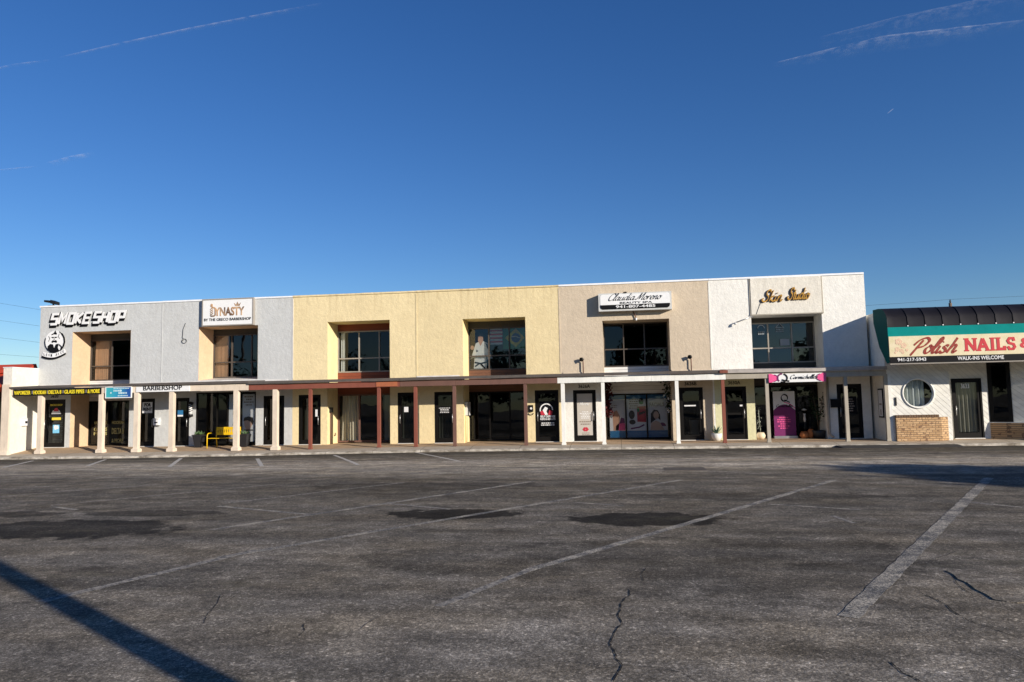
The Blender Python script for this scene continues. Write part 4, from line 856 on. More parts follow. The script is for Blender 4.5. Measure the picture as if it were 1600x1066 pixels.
# fascia signs
def board(name, label, p00, p11, y, mat, th=.03, cat='sign', frame=None, fw=.03):
    a, b = W(*p00, y), W(*p11, y); o = thing(name, ((a.x+b.x)/2, y, (a.z+b.z)/2), label, cat); mb = MB(); mb.box(a.x, b.x, y, y+th, a.z, b.z); mb.build('sign_panel', mat, o)
    if frame:
        mb = MB(); mb.box(a.x-fw, b.x+fw, y-.012, y+th, a.z-fw, a.z-.001); mb.box(a.x-fw, b.x+fw, y-.012, y+th, b.z+.001, b.z+fw); mb.box(a.x-fw, a.x-.001, y-.012, y+th, a.z, b.z); mb.box(b.x+.001, b.x+fw, y-.012, y+th, a.z, b.z); mb.build('sign_frame', frame, o)
    return o, a, b
yS = CF-.035
o, a, b = board('fascia_sign', 'long black fascia sign with yellow lettering on the left canopy', (20.5, 619), (158, 605.8), yS, 'black')
L = b.x-a.x; h = b.z-a.z; mb = MB()
for s, f0, f1 in (('VAPORIZER', .012, .200), ('HOOKAH', .235, .378), ('DELTA 8', .408, .552), ('GLASS PIPES', .588, .812), ('& MORE', .85, .985)): mb = MB(); text(mb, s, a.x+L*f0, a.x+L*f1, a.z+h*.18, a.z+h*.78, yS-.012, 0, .018); mb.build('lettering', 'signyellow', o)
mb = MB()
for f in (.217, .393, .57, .83): mb.poly([(a.x+L*f, a.z+h*.25), (a.x+L*f+.03, a.z+h*.25), (a.x+L*f+.03, a.z+h*.75), (a.x+L*f, a.z+h*.75)], yS-.01)
mb.build('divider', 'trim_greige', o)
o, a, b = board('fascia_sign', 'small sea blue sign with white border under the left canopy edge', (165.5, 621.3), (204.8, 605), yS, 'sea', frame='signwhite', fw=.035)
mb = MB(); w_, h_ = b.x-a.x, b.z-a.z; rr = random.Random(9)
for (f0, f1, g0, g1) in ((.3, .62, .58, .74), (.5, .8, .34, .5), (.48, .85, .1, .2), (.3, .92, .84, .92)):
    x = a.x+w_*f0
    while x < a.x+w_*f1: e = rr.uniform(.03, .07); mb.poly([(x, a.z+h_*g0), (x+e, a.z+h_*g0), (x+e, a.z+h_*g1), (x, a.z+h_*g1)], yS-.006); x += e+.02
mb.ell(a.x+w_*.58, a.z+h_*.66, .05, .05, yS-.01); mb.ell(a.x+w_*.2, a.z+h_*.45, .035, .035, yS-.01); mb.ell(a.x+w_*.62, a.z+h_*.42, .06, .04, yS-.011); M['print_pale'] = plain('print_pale', (.55, .72, .75), .5); mb.build('fine_print', 'print_pale', o)
o, a, b = board('fascia_sign', 'white fascia sign with black capitals above the barber door', (212.5, 613), (296, 602.8), yS, 'signwhite')
mb = MB(); text(mb, 'BARBERSHOP', xc(224, 607, yS), xc(284.5, 606, yS), a.z+.06, a.z+.25, yS-.012, 0, .012); mb.build('lettering', 'black', o)
# big square-ish sign over the grey recess
yD = -.16; o, a, b = board('wall_sign', 'large white sign with bronze letters above the grey recessed window', (317, 508.5), (394.5, 466.6), yD, 'signwhite', .15, frame='frame_grey', fw=.05)
w_, h_ = b.x-a.x, b.z-a.z; yT = yD-.012; mb = MB()
text(mb, 'YNASTY', a.x+w_*.235, a.x+w_*.84, a.z+h_*.35, a.z+h_*.70, yT, 0, .03)
x, z = a.x+w_*.15, a.z+h_*.35
mb.stroke([(x+.06, z+h_*.345), (x+.18, z+h_*.345), (x+.235, z+h_*.30), (x+.235, z+h_*.05), (x+.18, z+.01), (x+.02, z+.01)], .055, yT-.001, .012)
for k in range(4): q = z+h_*(.03+.075*k); mb.poly([(x-.01, q), (x+.13, q+.07), (x+.13, q+.115), (x-.01, q+.045)], yT, .012)
mb.ell(x+.06, z+h_*.45, .055, .055, yT, .012); mb.poly([(x, z+h_*.375), (x+.13, z+h_*.375), (x+.13, z+h_*.4), (x, z+h_*.4)], yT, .012)
cx, cz = a.x+w_*.70, a.z+h_*.73; mb.poly([(cx-.1, cz), (cx+.1, cz), (cx+.15, cz+.14), (cx+.06, cz+.06), (cx, cz+.18), (cx-.06, cz+.06), (cx-.15, cz+.14)], yT, .012)
mb.build('lettering', 'bronze_fade', o)
mb = MB(); text(mb, 'BY THE GRECO BARBERSHOP', a.x+w_*.025, a.x+w_*.975, a.z+h_*.155, a.z+h_*.265, yT, 0, .008); mb.build('lettering', 'black', o)
# spa box sign
yC = -.34; a, b = W(935.5, 487, yC), W(1049, 457.5, yC); b.z = W(935.5, 459.2, yC).z; o = thing('wall_sign', ((a.x+b.x)/2, yC, (a.z+b.z)/2), 'white box sign with black script on the tan unit', 'sign'); sl = .0
mb = MB(); mb.box(a.x, b.x, yC, -.004, a.z, b.z); mb.build('sign_box', 'panel_grey', o); w_, h_ = b.x-a.x, b.z-a.z
def rrect(x0, x1, z0, z1, r): return [(cx+r*math.cos(R(t)), cz+r*math.sin(R(t))) for cx, cz, t0 in ((x1-r, z0+r, -90), (x1-r, z1-r, 0), (x0+r, z1-r, 90), (x0+r, z0+r, 180)) for t in range(t0, t0+91, 15)]
mb = MB(); mb.poly(rrect(a.x+.07, b.x-.07, a.z+.07, b.z-.05, .1), yC-.012, .01); mb.build('sign_panel', 'signwhite', o)
mb = MB(); r = rrect(a.x+.07, b.x-.07, a.z+.07, a.z+.6, .1); mb.poly([(x, min(z, a.z+.245)) for x, z in r if z < a.z+.25]+[(b.x-.07, a.z+.245), (a.x+.07, a.z+.245)] if False else [(a.x+.07, a.z+.245), (a.x+.07, a.z+.17), (a.x+.1, a.z+.1), (a.x+.17, a.z+.07), (b.x-.17, a.z+.07), (b.x-.1, a.z+.1), (b.x-.07, a.z+.17), (b.x-.07, a.z+.245)], yC-.020, .008); mb.build('sign_strip', 'black', o)
mb = MB(); yT = yC-.026; script(mb, 'Claudia', a.x+.36, a.x+1.40, a.z+.415, .14, yT, .028, slant=.5); mb.build('lettering', 'black', o); mb = MB(); script(mb, 'Moreno', a.x+1.46, a.x+2.42, a.z+.415, .14, yT, .028, slant=.5); mb.build('lettering', 'black', o); mb = MB(); text(mb, 'BEAUTY SPA', a.x+.85, a.x+2.1, a.z+.275, a.z+.35, yT, 0, .0)
mb.poly([(a.x+1.0, a.z+.7), (a.x+1.12, a.z+.7), (a.x+1.14, a.z+.76), (a.x+1.09, a.z+.73), (a.x+1.06, a.z+.78), (a.x+1.03, a.z+.73), (a.x+.98, a.z+.76)], yT, .01); mb.build('lettering', 'black', o)
mb = MB(); text(mb, '941-807-4485', a.x+.68, a.x+2.22, a.z+.105, a.z+.215, yT-.004, 0, .02); mb.build('lettering', 'signwhite', o)
# gold script on the white unit
a, b = W(1188, 473, -.05), W(1268, 470, -.05); o = thing('sign_lettering', (a.x, -.05, a.z), 'gold script lettering with grey sides on the white panel', 'sign')
za, xh = W(1225, 470.5, -.05).z, .22
M['letter_grey'] = plain('letter_grey', (.30, .25, .20), .5)
for wd, xa_, xb_, zz in (('Skin', a.x+.08, W(1223, 470, -.05).x-.05, za), ('Studio', W(1229, 470, -.05).x+.05, b.x-.1, za+.05)):
    mb = MB(); script(mb, wd, xa_, xb_, zz, xh, -.115, .06, slant=.3, nib=1.1); mb.build('letter_face', 'gold', o)
    mb = MB()
    for k in range(1, 4): script(mb, wd, xa_-.022*k, xb_-.022*k, zz-.008*k, xh, -.105+.018*k, .07, slant=.3, nib=1.1)
    mb.build('letter_side', 'letter_grey', o)
# pink banner
yB = CF-.03; o, a, b = board('banner_sign', 'white banner with pink ends hanging on the grey canopy edge', (1201.5, 598), (1290, 582.5), yB, 'signwhite', .012)
w_, h_ = b.x-a.x, b.z-a.z; mb = MB(); mb.poly([(a.x, a.z), (a.x+.1, a.z)]+[(a.x+.02+.28*math.cos(R(t)), a.z+h_/2+h_*.5*math.sin(R(t))) for t in range(-70, 71, 14)]+[(a.x+.1, b.z), (a.x, b.z)], yB-.006, .004); mb.build('banner_end', 'pink', o); mb = MB(); mb.poly([(b.x, a.z), (b.x-.1, a.z)]+[(b.x-.02-.28*math.cos(R(t)), a.z+h_/2+h_*.5*math.sin(R(t))) for t in range(-70, 71, 14)]+[(b.x-.1, b.z), (b.x, b.z)], yB-.006, .004); mb.build('banner_end', 'pink', o)
mb = MB(); mb.stroke([(a.x+.04+.30*math.cos(R(t)), a.z+h_/2+h_*.46*math.sin(R(t))) for t in range(-62, 63, 8)], .03, yB-.012, .004, nib=1.57); mb.stroke([(b.x-.04-.30*math.cos(R(t)), a.z+h_/2+h_*.46*math.sin(R(t))) for t in range(-62, 63, 8)], .03, yB-.012, .004, nib=1.57)
qx = a.x+w_*.24; mb.stroke([(qx+.17*math.cos(R(t)), a.z+h_*.5+.15*math.sin(R(t))) for t in range(90, 240, 10)], .05, yB-.012, .004); mb.build('banner_print', 'purple', o)
mb = MB(); mb.stroke([(qx+.17*math.cos(R(t)), a.z+h_*.5+.15*math.sin(R(t))) for t in range(-110, 80, 10)], .05, yB-.013, .004); mb.stroke([(qx-.02, a.z+h_*.3), (qx+.1, a.z+h_*.18), (qx+.24, a.z+h_*.12)], .05, yB-.014, .004)
script(mb, 'Carmichelles', a.x+w_*.37, a.x+w_*.85, a.z+h_*.36, .075, yB-.012, .02, slant=.3); mb.build('lettering', 'black', o)

# ------------------------------------------------------------------ wall fittings
def mailbox(p0, p1, y, label, side=None):
    a, b = W(*p0, y), W(*p1, y); o = thing('mailbox', ((a.x+b.x)/2, y, a.z), label, 'mailbox'); mb = MB(); mb.box(a.x, b.x, y-.11, y-.004, a.z, b.z); mb.build('box', 'signwhite', o); mb = MB(); mb.hexa([(a.x-.01, y-.13, b.z-.03), (b.x+.01, y-.13, b.z-.03), (b.x+.01, y-.004, b.z+.012), (a.x-.01, y-.004, b.z+.012), (a.x-.01, y-.13, b.z-.01), (b.x+.01, y-.13, b.z-.01), (b.x+.01, y-.004, b.z+.035), (a.x-.01, y-.004, b.z+.035)]); mb.build('lid', 'signwhite', o)
    mb = MB(); mb.box(a.x+.06, b.x-.06, y-.116, y-.111, a.z+.09, a.z+.14); mb.build('plate', 'black', o); mb = MB(); mb.tube([(a.x-.02, y-.07, a.z-.03), (b.x+.02, y-.07, a.z-.03)], .012, 6); mb.build('newspaper_rail', 'black_metal', o)
mailbox((241.5, 664.5), (250.5, 654), 0, 'white mailbox on the grey wall between two barber doors')
xw = XB[0]; o = thing('mailbox', (xw, -.7, 1.2), 'white mailbox on the sunlit side wing wall', 'mailbox'); mb = MB(); mb.box(xw, xw+.1, -.9, -.55, 1.12, 1.42); mb.build('box', 'signwhite', o); mb = MB(); mb.box(xw+.001, xw+.13, -.92, -.53, 1.423, 1.45); mb.build('lid', 'signwhite', o); mb = MB(); mb.box(xw+.101, xw+.106, -.78, -.66, 1.22, 1.32); mb.build('plate', 'black', o)
# black wall box (unit 6), black lamp-like mailbox (unit 4)
a, b = W(1298, 637, 0), W(1309, 624.5, 0); o = thing('notice_box', ((a.x+b.x)/2, 0, a.z), 'black notice box beside the last door of the white unit', 'notice box'); mb = MB(); mb.box(a.x, b.x, -.1, -.004, a.z, b.z); mb.build('box', 'black', o); mb = MB(); mb.box(a.x-.015, b.x+.015, -.12, -.004, b.z+.001, b.z+.03); mb.build('lid', 'black_metal', o)
a, b = W(826, 643.5, 0), W(833, 633, 0); o = thing('wall_lantern', ((a.x+b.x)/2, 0, a.z), 'black ornamental box on the yellow pier left of the emblem door', 'wall fitting'); mb = MB(); mb.box(a.x, b.x, -.09, -.004, a.z, b.z); mb.build('box', 'black', o); mb = MB(); mb.ell((a.x+b.x)/2+.02, (a.z+b.z)/2, .045, .045, -.1, .009); mb.build('badge', 'signwhite', o)
mb = MB(); mb.stroke([((a.x+b.x)/2+.1*math.cos(R(t)), a.z-.06+.07*math.sin(R(t))) for t in range(180, 361, 20)], .025, -.03, .02); mb.build('scroll_bracket', 'black_metal', o)
# grey panel + conduit in unit 4's recess (left jamb)
xj = X(723.3)+.004; o = thing('breaker_box', (xj, .5, 1.2), 'grey electric panel with a pipe on the yellow recess jamb', 'electric panel'); mb = MB(); mb.box(xj, xj+.1, .25, .95, 1.23, 1.78); mb.build('box', 'panel_grey', o); mb = MB(); mb.tube([(xj+.03, .3, Z_WALL), (xj+.03, .3, 1.23)], .025, 8); mb.build('pipe', 'jamb_yellow', o)
xj = X(511.5)+.004; o = thing('electric_meter', (xj, .3, 1.5), 'dark meter box on a pipe up the pale yellow jamb', 'electric meter'); mb = MB(); mb.box(xj, xj+.09, .2, .42, 1.45, 1.66); mb.build('box', 'black_metal', o); mb = MB(); mb.tube([(xj+.03, .3, Z_WALL), (xj+.03, .3, 1.45)], .025, 8); mb.tube([(xj+.02, .72, .45), (xj+.08, .72, .48), (xj+.08, .72, .58)], .02, 6); mb.build('pipe', 'trim_brown', o)
# striped barber light by the door
p = W(301, 640, 0); o = thing('barber_pole', (p.x, -.12, p.z-.3), 'black and white barber pole lamp by the barber window', 'barber pole'); mb = MB(); mb.lathe((p.x, -.16, p.z-.2), [(.075, 0), (.075, .42)], 14); mb.build('glass_tube', 'signwhite', o); mb = MB()
for k in range(5):
    z = p.z-.2+.085*k; mb.tube([(p.x+.079*math.cos(R(t)), -.16+.079*math.sin(R(t)), z+.08*(t/180.)) for t in range(180, 361, 20)], .018, 6)
mb.build('stripe', 'black', o); mb = MB(); mb.lathe((p.x, -.16, p.z-.32), [(.03, 0), (.09, .04), (.1, .118)], 14); mb.lathe((p.x, -.16, p.z+.222), [(.1, 0), (.09, .07), (.04, .12)], 14); mb.box(p.x-.03, p.x+.03, -.12, -.004, p.z+.24, p.z+.3); mb.box(p.x-.03, p.x+.03, -.12, -.004, p.z-.3, p.z-.24); mb.build('housing', 'black_metal', o)
# canopy-roof spotlights
for px, pt, pb, lab in ((909.5, 563, 583.5, 'small spotlight on a pole, left side of the tan wall'), (1078.5, 559, 582, 'small spotlight on a pole, right side of the tan wall')):
    t_, q = W(px, pt, -.09), W(px+2, pb, -.09); o = thing('spotlight', q, lab, 'spotlight'); mb = MB(); mb.tube([q+Vector((0, 0, -.08)), (q.x, -.09, t_.z-.05), (t_.x+.0, -.12, t_.z+.0)], .022, 8); mb.build('pole', 'trim_brown', o); mb = MB(); mb.tube([(t_.x+.03, -.09, t_.z+.0), (t_.x-.0, -.13, t_.z+.04), (t_.x-.04, -.18, t_.z+.02)], [.05, .07, .085], 10); mb.build('lamp_head', 'black_metal', o)
p, q = W(989, 487, -.05), W(994, 499, -.05); o = thing('wall_conduit', p, 'thin bent conduit with a white end below the box sign', 'conduit'); mb = MB(); mb.tube([p, (p.x+.06, -.06, p.z-.1), (q.x, -.05, q.z+.05)], .022, 7); mb.build('pipe', 'trim_brown', o); mb = MB(); mb.tube([(q.x, -.05, q.z+.052), (q.x, -.05, q.z-.05)], .035, 8); mb.build('end_cap', 'signwhite', o)
p, q = W(1176, 494.5, -.06), W(1149.5, 504, -.13); o = thing('lamp_arm', p, 'thin grey sign lamp arm sticking out of the white wall', 'lamp'); mb = MB(); mb.tube([p, q], .02, 7); mb.build('arm', 'steel', o); mb = MB(); mb.tube([q, q+Vector((-.02, 0, -.09))], [.03, .05], 8); mb.build('lamp_head', 'panel_grey', o)
mb = MB(); a, b = W(1188, 474, -.06), W(1182, 491, -.06); mb.tube([a, b], .008, 5); o = tag(mb.build('sign_cable', 'wire'), 'thin cable hanging from the gold script lettering', 'cable')
# loose cable loop on the grey wall
mb = MB(); a = W(290, 505, -.02); c = W(288, 533, -.02); mb.tube([a, W(286, 515, -.02), W(285, 528, -.02)]+[(c.x+.11*math.cos(R(t)), -.03, c.z+.1*math.sin(R(t))) for t in range(100, 460, 24)]+[(c.x-.13, -.02, c.z-.02)], .01, 5); tag(mb.build('loose_cable', 'wire'), 'loose thin cable with a loop on the grey wall', 'cable')
# roof floodlight
p = W(82, 478, .1); o = thing('floodlight', (p.x, .15, H+.03), 'black twin floodlight on the roof corner of the grey unit', 'floodlight'); z = H+.035
mb = MB(); mb.tube([(p.x, .15, z), (p.x, .15, z+.16)], .035, 8); mb.box(p.x-.2, p.x+.14, .05, .25, z, z+.03); mb.build('bracket', 'black_metal', o)
for d0, d1 in ((-.05, -.28), (.03, .28)):
    mb = MB(); mb.hexa([(p.x+min(d0, d1), -.08, z+.17 if d1 < 0 else z+.1), (p.x+max(d0, d1), -.08, z+.14 if d1 < 0 else z+.03), (p.x+max(d0, d1), .2, z+.14 if d1 < 0 else z+.03), (p.x+min(d0, d1), .2, z+.17 if d1 < 0 else z+.1), (p.x+min(d0, d1), -.08, z+.26 if d1 < 0 else z+.26), (p.x+max(d0, d1), -.08, z+.24 if d1 < 0 else z+.17), (p.x+max(d0, d1), .2, z+.24 if d1 < 0 else z+.17), (p.x+min(d0, d1), .2, z+.26)]); mb.build('lamp_head', 'black_metal', o)
# poster case on the salon's side wall under the canopy
xp = n0-.004; o = thing('poster_case', (xp, -.8, 1.4), 'narrow framed poster on the shaded wall at the end of the walkway', 'poster case'); mb = MB(); mb.box(xp-.03, xp, -1.08, -.58, .92, 1.98); mb.build('case_frame', 'black', o); mb = MB(); mb.quad((xp-.034, -1.03, .97), (xp-.034, -1.03, 1.93), (xp-.034, -.63, 1.93), (xp-.034, -.63, .97)); mb.build('poster', 'paper', o)
mb = MB(); mb.quad((xp-.037, -.88, 1.02), (xp-.037, -.88, 1.22), (xp-.037, -.78, 1.22), (xp-.037, -.78, 1.02)); mb.quad((xp-.037, -.95, 1.38), (xp-.037, -.95, 1.44), (xp-.037, -.7, 1.44), (xp-.037, -.7, 1.38)); mb.build('poster_print', 'letter_grey', o)
# pipe down the canopy, unit 6
mb = MB(); p = W(1293, 600, -.15); mb.tube([(p.x, -.1, 2.6), (p.x, -.1, .32), (p.x+.1, -.22, .2)], .05, 8); tag(mb.build('downpipe', 'trim_greige'), 'grey downpipe beside the leafy plant at the white unit', 'downpipe')

# ------------------------------------------------------------------ window contents
def curtain(x0, x1, z0, z1, y, mat, label, amp=.05, waves=None, name='curtain', flare=0.0):
    n = max(12, int((x1-x0)/.025)); wv = waves or (x1-x0)/.16; mb = MB(); rr = random.Random(int(x0*100)); ph = rr.random()*6
    rows = [z0, z0+(z1-z0)*.4, z1]
    for j, z in enumerate(rows):
        for i in range(n+1):
            t = i/n; mb.v.append(Vector((x0+(x1-x0)*t+flare*(1-j/2)*(t-.5), y+amp*math.sin(ph+2*math.pi*wv*t+.5*math.sin(7*t)), z)))
    for j in range(2):
        for i in range(n): k = j*(n+1)+i; mb.f.append((k, k+1, k+n+2, k+n+1)); mb.mi.append(0); mb.sm.append(True)
    return tag(mb.build(name, mat), label, name.replace('_', ' '))
DY = D+.14
curtain(XD(146, 560)+.02, XD(174.5, 560), ZD(160, 595), ZD(160, 531), DY, 'curtain_tan', 'tan vertical blind behind the smoke shop upper window', .02, 14, 'blind')
curtain(XD(331.5, 560)+.04, XD(355, 560), ZD(350, 589), ZD(350, 523), DY, 'curtain_tan', 'tan vertical blind behind the pale grey unit upper window', .02, 12, 'blind')
curtain(XD(530, 560)+.05, XD(538, 560), ZD(540, 581), ZD(540, 518), DY, 'curtain_white', 'white curtain edge in the pale yellow unit upper window', .04, 2)
curtain(XD(532, 650)+.03, XD(560, 650), .17, 2.18, DY, 'curtain', 'cream pleated curtain at the left of the red framed shopfront', .05, 6, flare=.15)
curtain(XD(597.5, 650)+.04, XD(609, 650), .17, 2.18, DY, 'curtain_grey', 'grey curtain at the right of the red framed shopfront', .05, 4)
curtain(X(625, 650), X(645, 650), .2, 2.05, .3, 'curtain_grey', 'grey curtain behind the right door of the pale yellow unit', .04, 4)
curtain(X(471, 650), X(478, 650), .2, 1.7, .3, 'curtain_grey', 'narrow grey curtain behind the left door of the pale yellow unit', .03, 2)
curtain(X(683, 650), X(706, 650), .2, 1.95, .35, 'curtain_grey', 'dim grey curtain behind the left door of the straw yellow unit', .04, 5)
curtain(dA+.12, dB-.1, .35, dT-.1, ND+.2, 'curtain_grey', 'long grey curtain behind the salon door', .05, 6)
curtain(cxn-WR+.05, cxn+.28, czn-WR, czn+WR, NF+.25, 'curtain_white', 'white curtain behind the left of the round window', .06, 4)
# --- flat prints behind or on the glass
def sheet(name, label, x0, x1, z0, z1, y, mat, cat='poster'):
    o = thing(name, ((x0+x1)/2, y, z0), label, cat); mb = MB(); mb.box(x0, x1, y, y+.006, z0, z1); mb.build('sheet', mat, o); return o
def lines(o, x0, x1, z0, z1, n, y, mat, seed=1, name='fine_print', fill=.5):
    rr = random.Random(seed); mb = MB(); h = (z1-z0)/n
    for k in range(n):
        w = (x1-x0)*rr.uniform(.5, 1); x = (x0+x1)/2-w/2; e = (x0+x1)/2+w/2
        while x < e: ww = rr.uniform(.03, .09); mb.poly([(x, z0+h*k), (min(x+ww, e), z0+h*k), (min(x+ww, e), z0+h*k+h*fill), (x, z0+h*k+h*fill)], y, .003); x += ww+.02
    mb.build(name, mat, o)
# fighter poster + flags in the straw yellow unit
yP = D+.09; x0, x1 = XD(735.5, 540), XD(763, 540); zb_, zt_ = ZD(750, 577), ZD(750, 522); cx = XD(750, 540)
o = thing('window_poster', (cx, yP, zb_), 'cut out poster of a martial artist in a white jacket', 'poster'); s = (zt_-zb_)
mb = MB(); mb.poly([(cx-.42, zb_+s*.30), (cx-.2, zb_+s*.74), (cx-.08, zb_+s*.78), (cx+.02, zb_+s*.68), (cx+.12, zb_+s*.8), (cx+.3, zb_+s*.74), (cx+.52, zb_+s*.30), (cx+.3, zb_+s*.27), (cx+.25, zb_+s*.45), (cx+.26, zb_+s*.02), (cx-.3, zb_+s*.02), (cx-.26, zb_+s*.34)], yP, .006); mb.build('jacket_print', 'gi', o)
mb = MB(); mb.poly([(cx+.0, zb_+s*.66), (cx-.1, zb_+s*.82), (cx-.09, zb_+s*.95), (cx, zb_+s*.99), (cx+.11, zb_+s*.95), (cx+.13, zb_+s*.82), (cx+.07, zb_+s*.74)], yP-.004, .003); mb.ell(cx-.36, zb_+s*.62, .08, .09, yP-.004, .003); mb.build('face_print', 'skin', o)
mb = MB(); mb.poly([(cx-.1, zb_+s*.93), (cx-.08, zb_+s*1.01), (cx+.1, zb_+s*1.01), (cx+.13, zb_+s*.92), (cx+.02, zb_+s*.95)], yP-.006, .003); mb.stroke([(cx-.26, zb_+s*.2), (cx, zb_+s*.16), (cx+.26, zb_+s*.2)], .07, yP-.005, .003); mb.stroke([(cx, zb_+s*.16), (cx+.18, zb_+s*.03)], .07, yP-.007, .003); mb.stroke([(cx-.05, zb_+s*.17), (cx-.24, zb_+s*.08)], .06, yP-.008, .003)
mb.poly([(cx+.22, zb_+s*.76), (cx+.34, zb_+s*.68), (cx+.4, zb_+s*.52), (cx+.28, zb_+s*.6)], yP-.005, .003); mb.ell(cx-.15, zb_+s*.52, .06, .07, yP-.006, .003, n=3); mb.build('dark_print', 'hair', o)
YF = D+.55; x0, x1 = xc(765.5, 525, YF), xc(785, 525, YF); z0, z1 = zc(775, 538.5, YF), zc(775, 512.5, YF); o = thing('flag', (x0, YF, z1), 'flag of red and white stripes hanging inside the upper window', 'flag'); mb = MB(); mb2 = MB()
for k in range(9): (mb if k % 2 == 0 else mb2).box(x0, x1, YF, YF+.006, z0+(z1-z0)*k/9, z0+(z1-z0)*(k+1)/9-.0005)
mb.build('white_stripes', 'gi', o); mb2.build('red_stripes', 'redp', o)
x0, x1 = xc(786, 530, YF), xc(820.5, 530, YF); z0, z1 = zc(805, 545, YF), zc(805, 511, YF); o = thing('flag', ((x0+x1)/2, YF+.01, z1), 'green flag with a yellow diamond inside the upper window', 'flag'); mb = MB(); mb.box(x0, x1, YF+.01, YF+.016, z0, z1); mb.build('field', 'green', o); cx, cz = (x0+x1)/2+.08, (z0+z1)/2; mb = MB(); mb.poly([(x0+.08, cz), (cx, z0+.06), (x1-.02, cz), (cx, z1-.06)], YF-.004, .003); mb.build('diamond', 'yellow_print', o); mb = MB(); mb.ell(cx, cz, .2, .2, YF-.008, .003); mb.build('disc', 'navy', o)
mb = MB(); mb.stroke([(cx-.19, cz+.05), (cx, cz+.06), (cx+.19, cz-.02)], .03, YF-.011, .002); mb.build('band', 'gi', o)
# barber window posters
z0, z1 = .28, zc(380, 616); yP = .085
x0, x1 = X(374.5, 650)+.08, X(397, 650); o = sheet('window_poster', 'grey barber poster with the back of a dark haired head', x0, x1, z0, z1, yP, 'paper'); cx, cz = (x0+x1)/2, zc(385, 660)
mb = MB(); mb.poly([(cx-.24, cz+.05), (cx-.2, cz+.2), (cx-.02, cz+.25), (cx+.18, cz+.2), (cx+.24, cz+.02), (cx+.17, cz-.12), (cx+.1, cz+.02), (cx-.05, cz+.08)], yP-.004, .003); mb.poly([(cx-.24, cz-.36), (cx+.24, cz-.36), (cx+.2, cz-.31), (cx-.2, cz-.31)], yP-.0045, .003); mb.build('hair_print', 'hair', o)
mb = MB(); mb.poly([(cx-.22, cz+.06), (cx-.05, cz+.09), (cx+.1, cz+.03), (cx+.17, cz-.1), (cx+.06, cz-.31), (cx-.12, cz-.31), (cx-.2, cz-.1)], yP-.003, .002); mb.build('face_print', 'skin2', o); lines(o, x0+.06, x1-.06, zc(380, 634), zc(380, 617), 4, yP-.004, 'letter_grey', 4)
x0, x1 = X(356, 650), X(374.5, 650)-.05; o = sheet('window_poster', 'white barber poster half hidden behind the beige post and bench', x0, x1, z0, z1, yP, 'paper'); mb = MB(); cz = zc(365, 650)
for k, dz in enumerate((.45, .05, -.42)): mb.poly([(x0+.18, cz+dz), (x0+.2, cz+dz+.18), (x0+.33, cz+dz+.23), (x0+.46, cz+dz+.16), (x0+.45, cz+dz+.02), (x0+.32, cz+dz+.08)], yP-.004, .003)
mb.build('hair_print', 'hair', o); mb = MB()
for k, dz in enumerate((.05, -.42)): mb.ell(x0+.32, cz+dz-.03, .12, .14, yP-.003, .002)
mb.build('face_print', 'skin2', o)
# spa posters
zA, zB_ = ZD(1000, 673), ZD(1000, 623.5); yP = D+.045
def spa(px0, px1, label, fn, word=None):
    x0, x1 = XD(px0, 650), XD(px1, 650); o = sheet('window_poster', label, x0, x1, zA, zB_, yP, 'paper'); fn(o, x0, x1)
    mb = MB(); mb.box(x0, x1, yP, yP+.006, .16, zA-.003); mb.build('colour_band', 'blue', o); mb = MB(); mb.box(x0, x1, yP, yP+.006, zB_+.003, ZD(1000, 616)); mb.build('colour_band', 'blue', o)
    if word: mb = MB(); text(mb, word, x0+.08, x1-.12, zB_-.32, zB_-.16, yP-.006, 0, .02, depth=.004); mb.build('lettering', 'letter_grey', o)
def f1(o, x0, x1):
    mb = MB(); mb.poly([(x0+.15, zA+.01), (x0+.12, zA+.75), (x0+.3, zA+.85), (x0+.42, zA+.6), (x0+.36, zA+.01)], yP-.004, .003); mb.build('figure_print', 'skin', o)
    mb = MB(); mb.poly([(x1-.42, zA+.01), (x1-.4, zA+.2), (x1-.25, zA+.34), (x1-.02, zA+.3), (x1-.02, zA+.01)], yP-.004, .003); mb.build('bowl_print', 'pink', o); mb = MB(); mb.poly([(x1-.25, zA+.3), (x1-.18, zA+.55), (x1-.05, zA+.5), (x1-.03, zA+.32)], yP-.006, .003); mb.build('flower_print', 'purple', o); lines(o, x0+.05, x1-.3, zA+.95, zA+1.1, 2, yP-.004, 'letter_grey', 3)
def f2(o, x0, x1):
    mb = MB(); mb.poly([(x1-.38, zA+.36), (x1-.02, zA+.34), (x1-.02, zA+1.0), (x1-.38, zA+.98)], yP-.003, .002); mb.build('card_print', 'redp', o); mb = MB(); mb.ell(x0+.2, zA+.65, .12, .18, yP-.003, .002); mb.ell(x0+.22, zA+.35, .13, .1, yP-.0035, .002); mb.poly([(x1-.32, zA+.62), (x1-.05, zA+.72), (x1-.03, zA+.8), (x1-.3, zA+.74)], yP-.006, .002); mb.ell(x1-.2, zA+1.22, .1, .12, yP-.004, .003); mb.build('dark_print', 'hair', o)
    mb = MB(); mb.ell(x1-.2, zA+1.13, .09, .06, yP-.0052, .002); mb.ell(x0+.47, zA+.85, .05, .1, yP-.004, .002); mb.build('green_print', 'green', o); mb = MB(); mb.stroke([(x0+.15, zA+.08), (x0+.5, zA+.14), (x1-.1, zA+.24)], .06, yP-.004, .003); mb.build('script_print', 'purple', o); lines(o, x0+.08, x0+.5, zA+.9, zA+1.35, 5, yP-.005, 'letter_grey', 6)
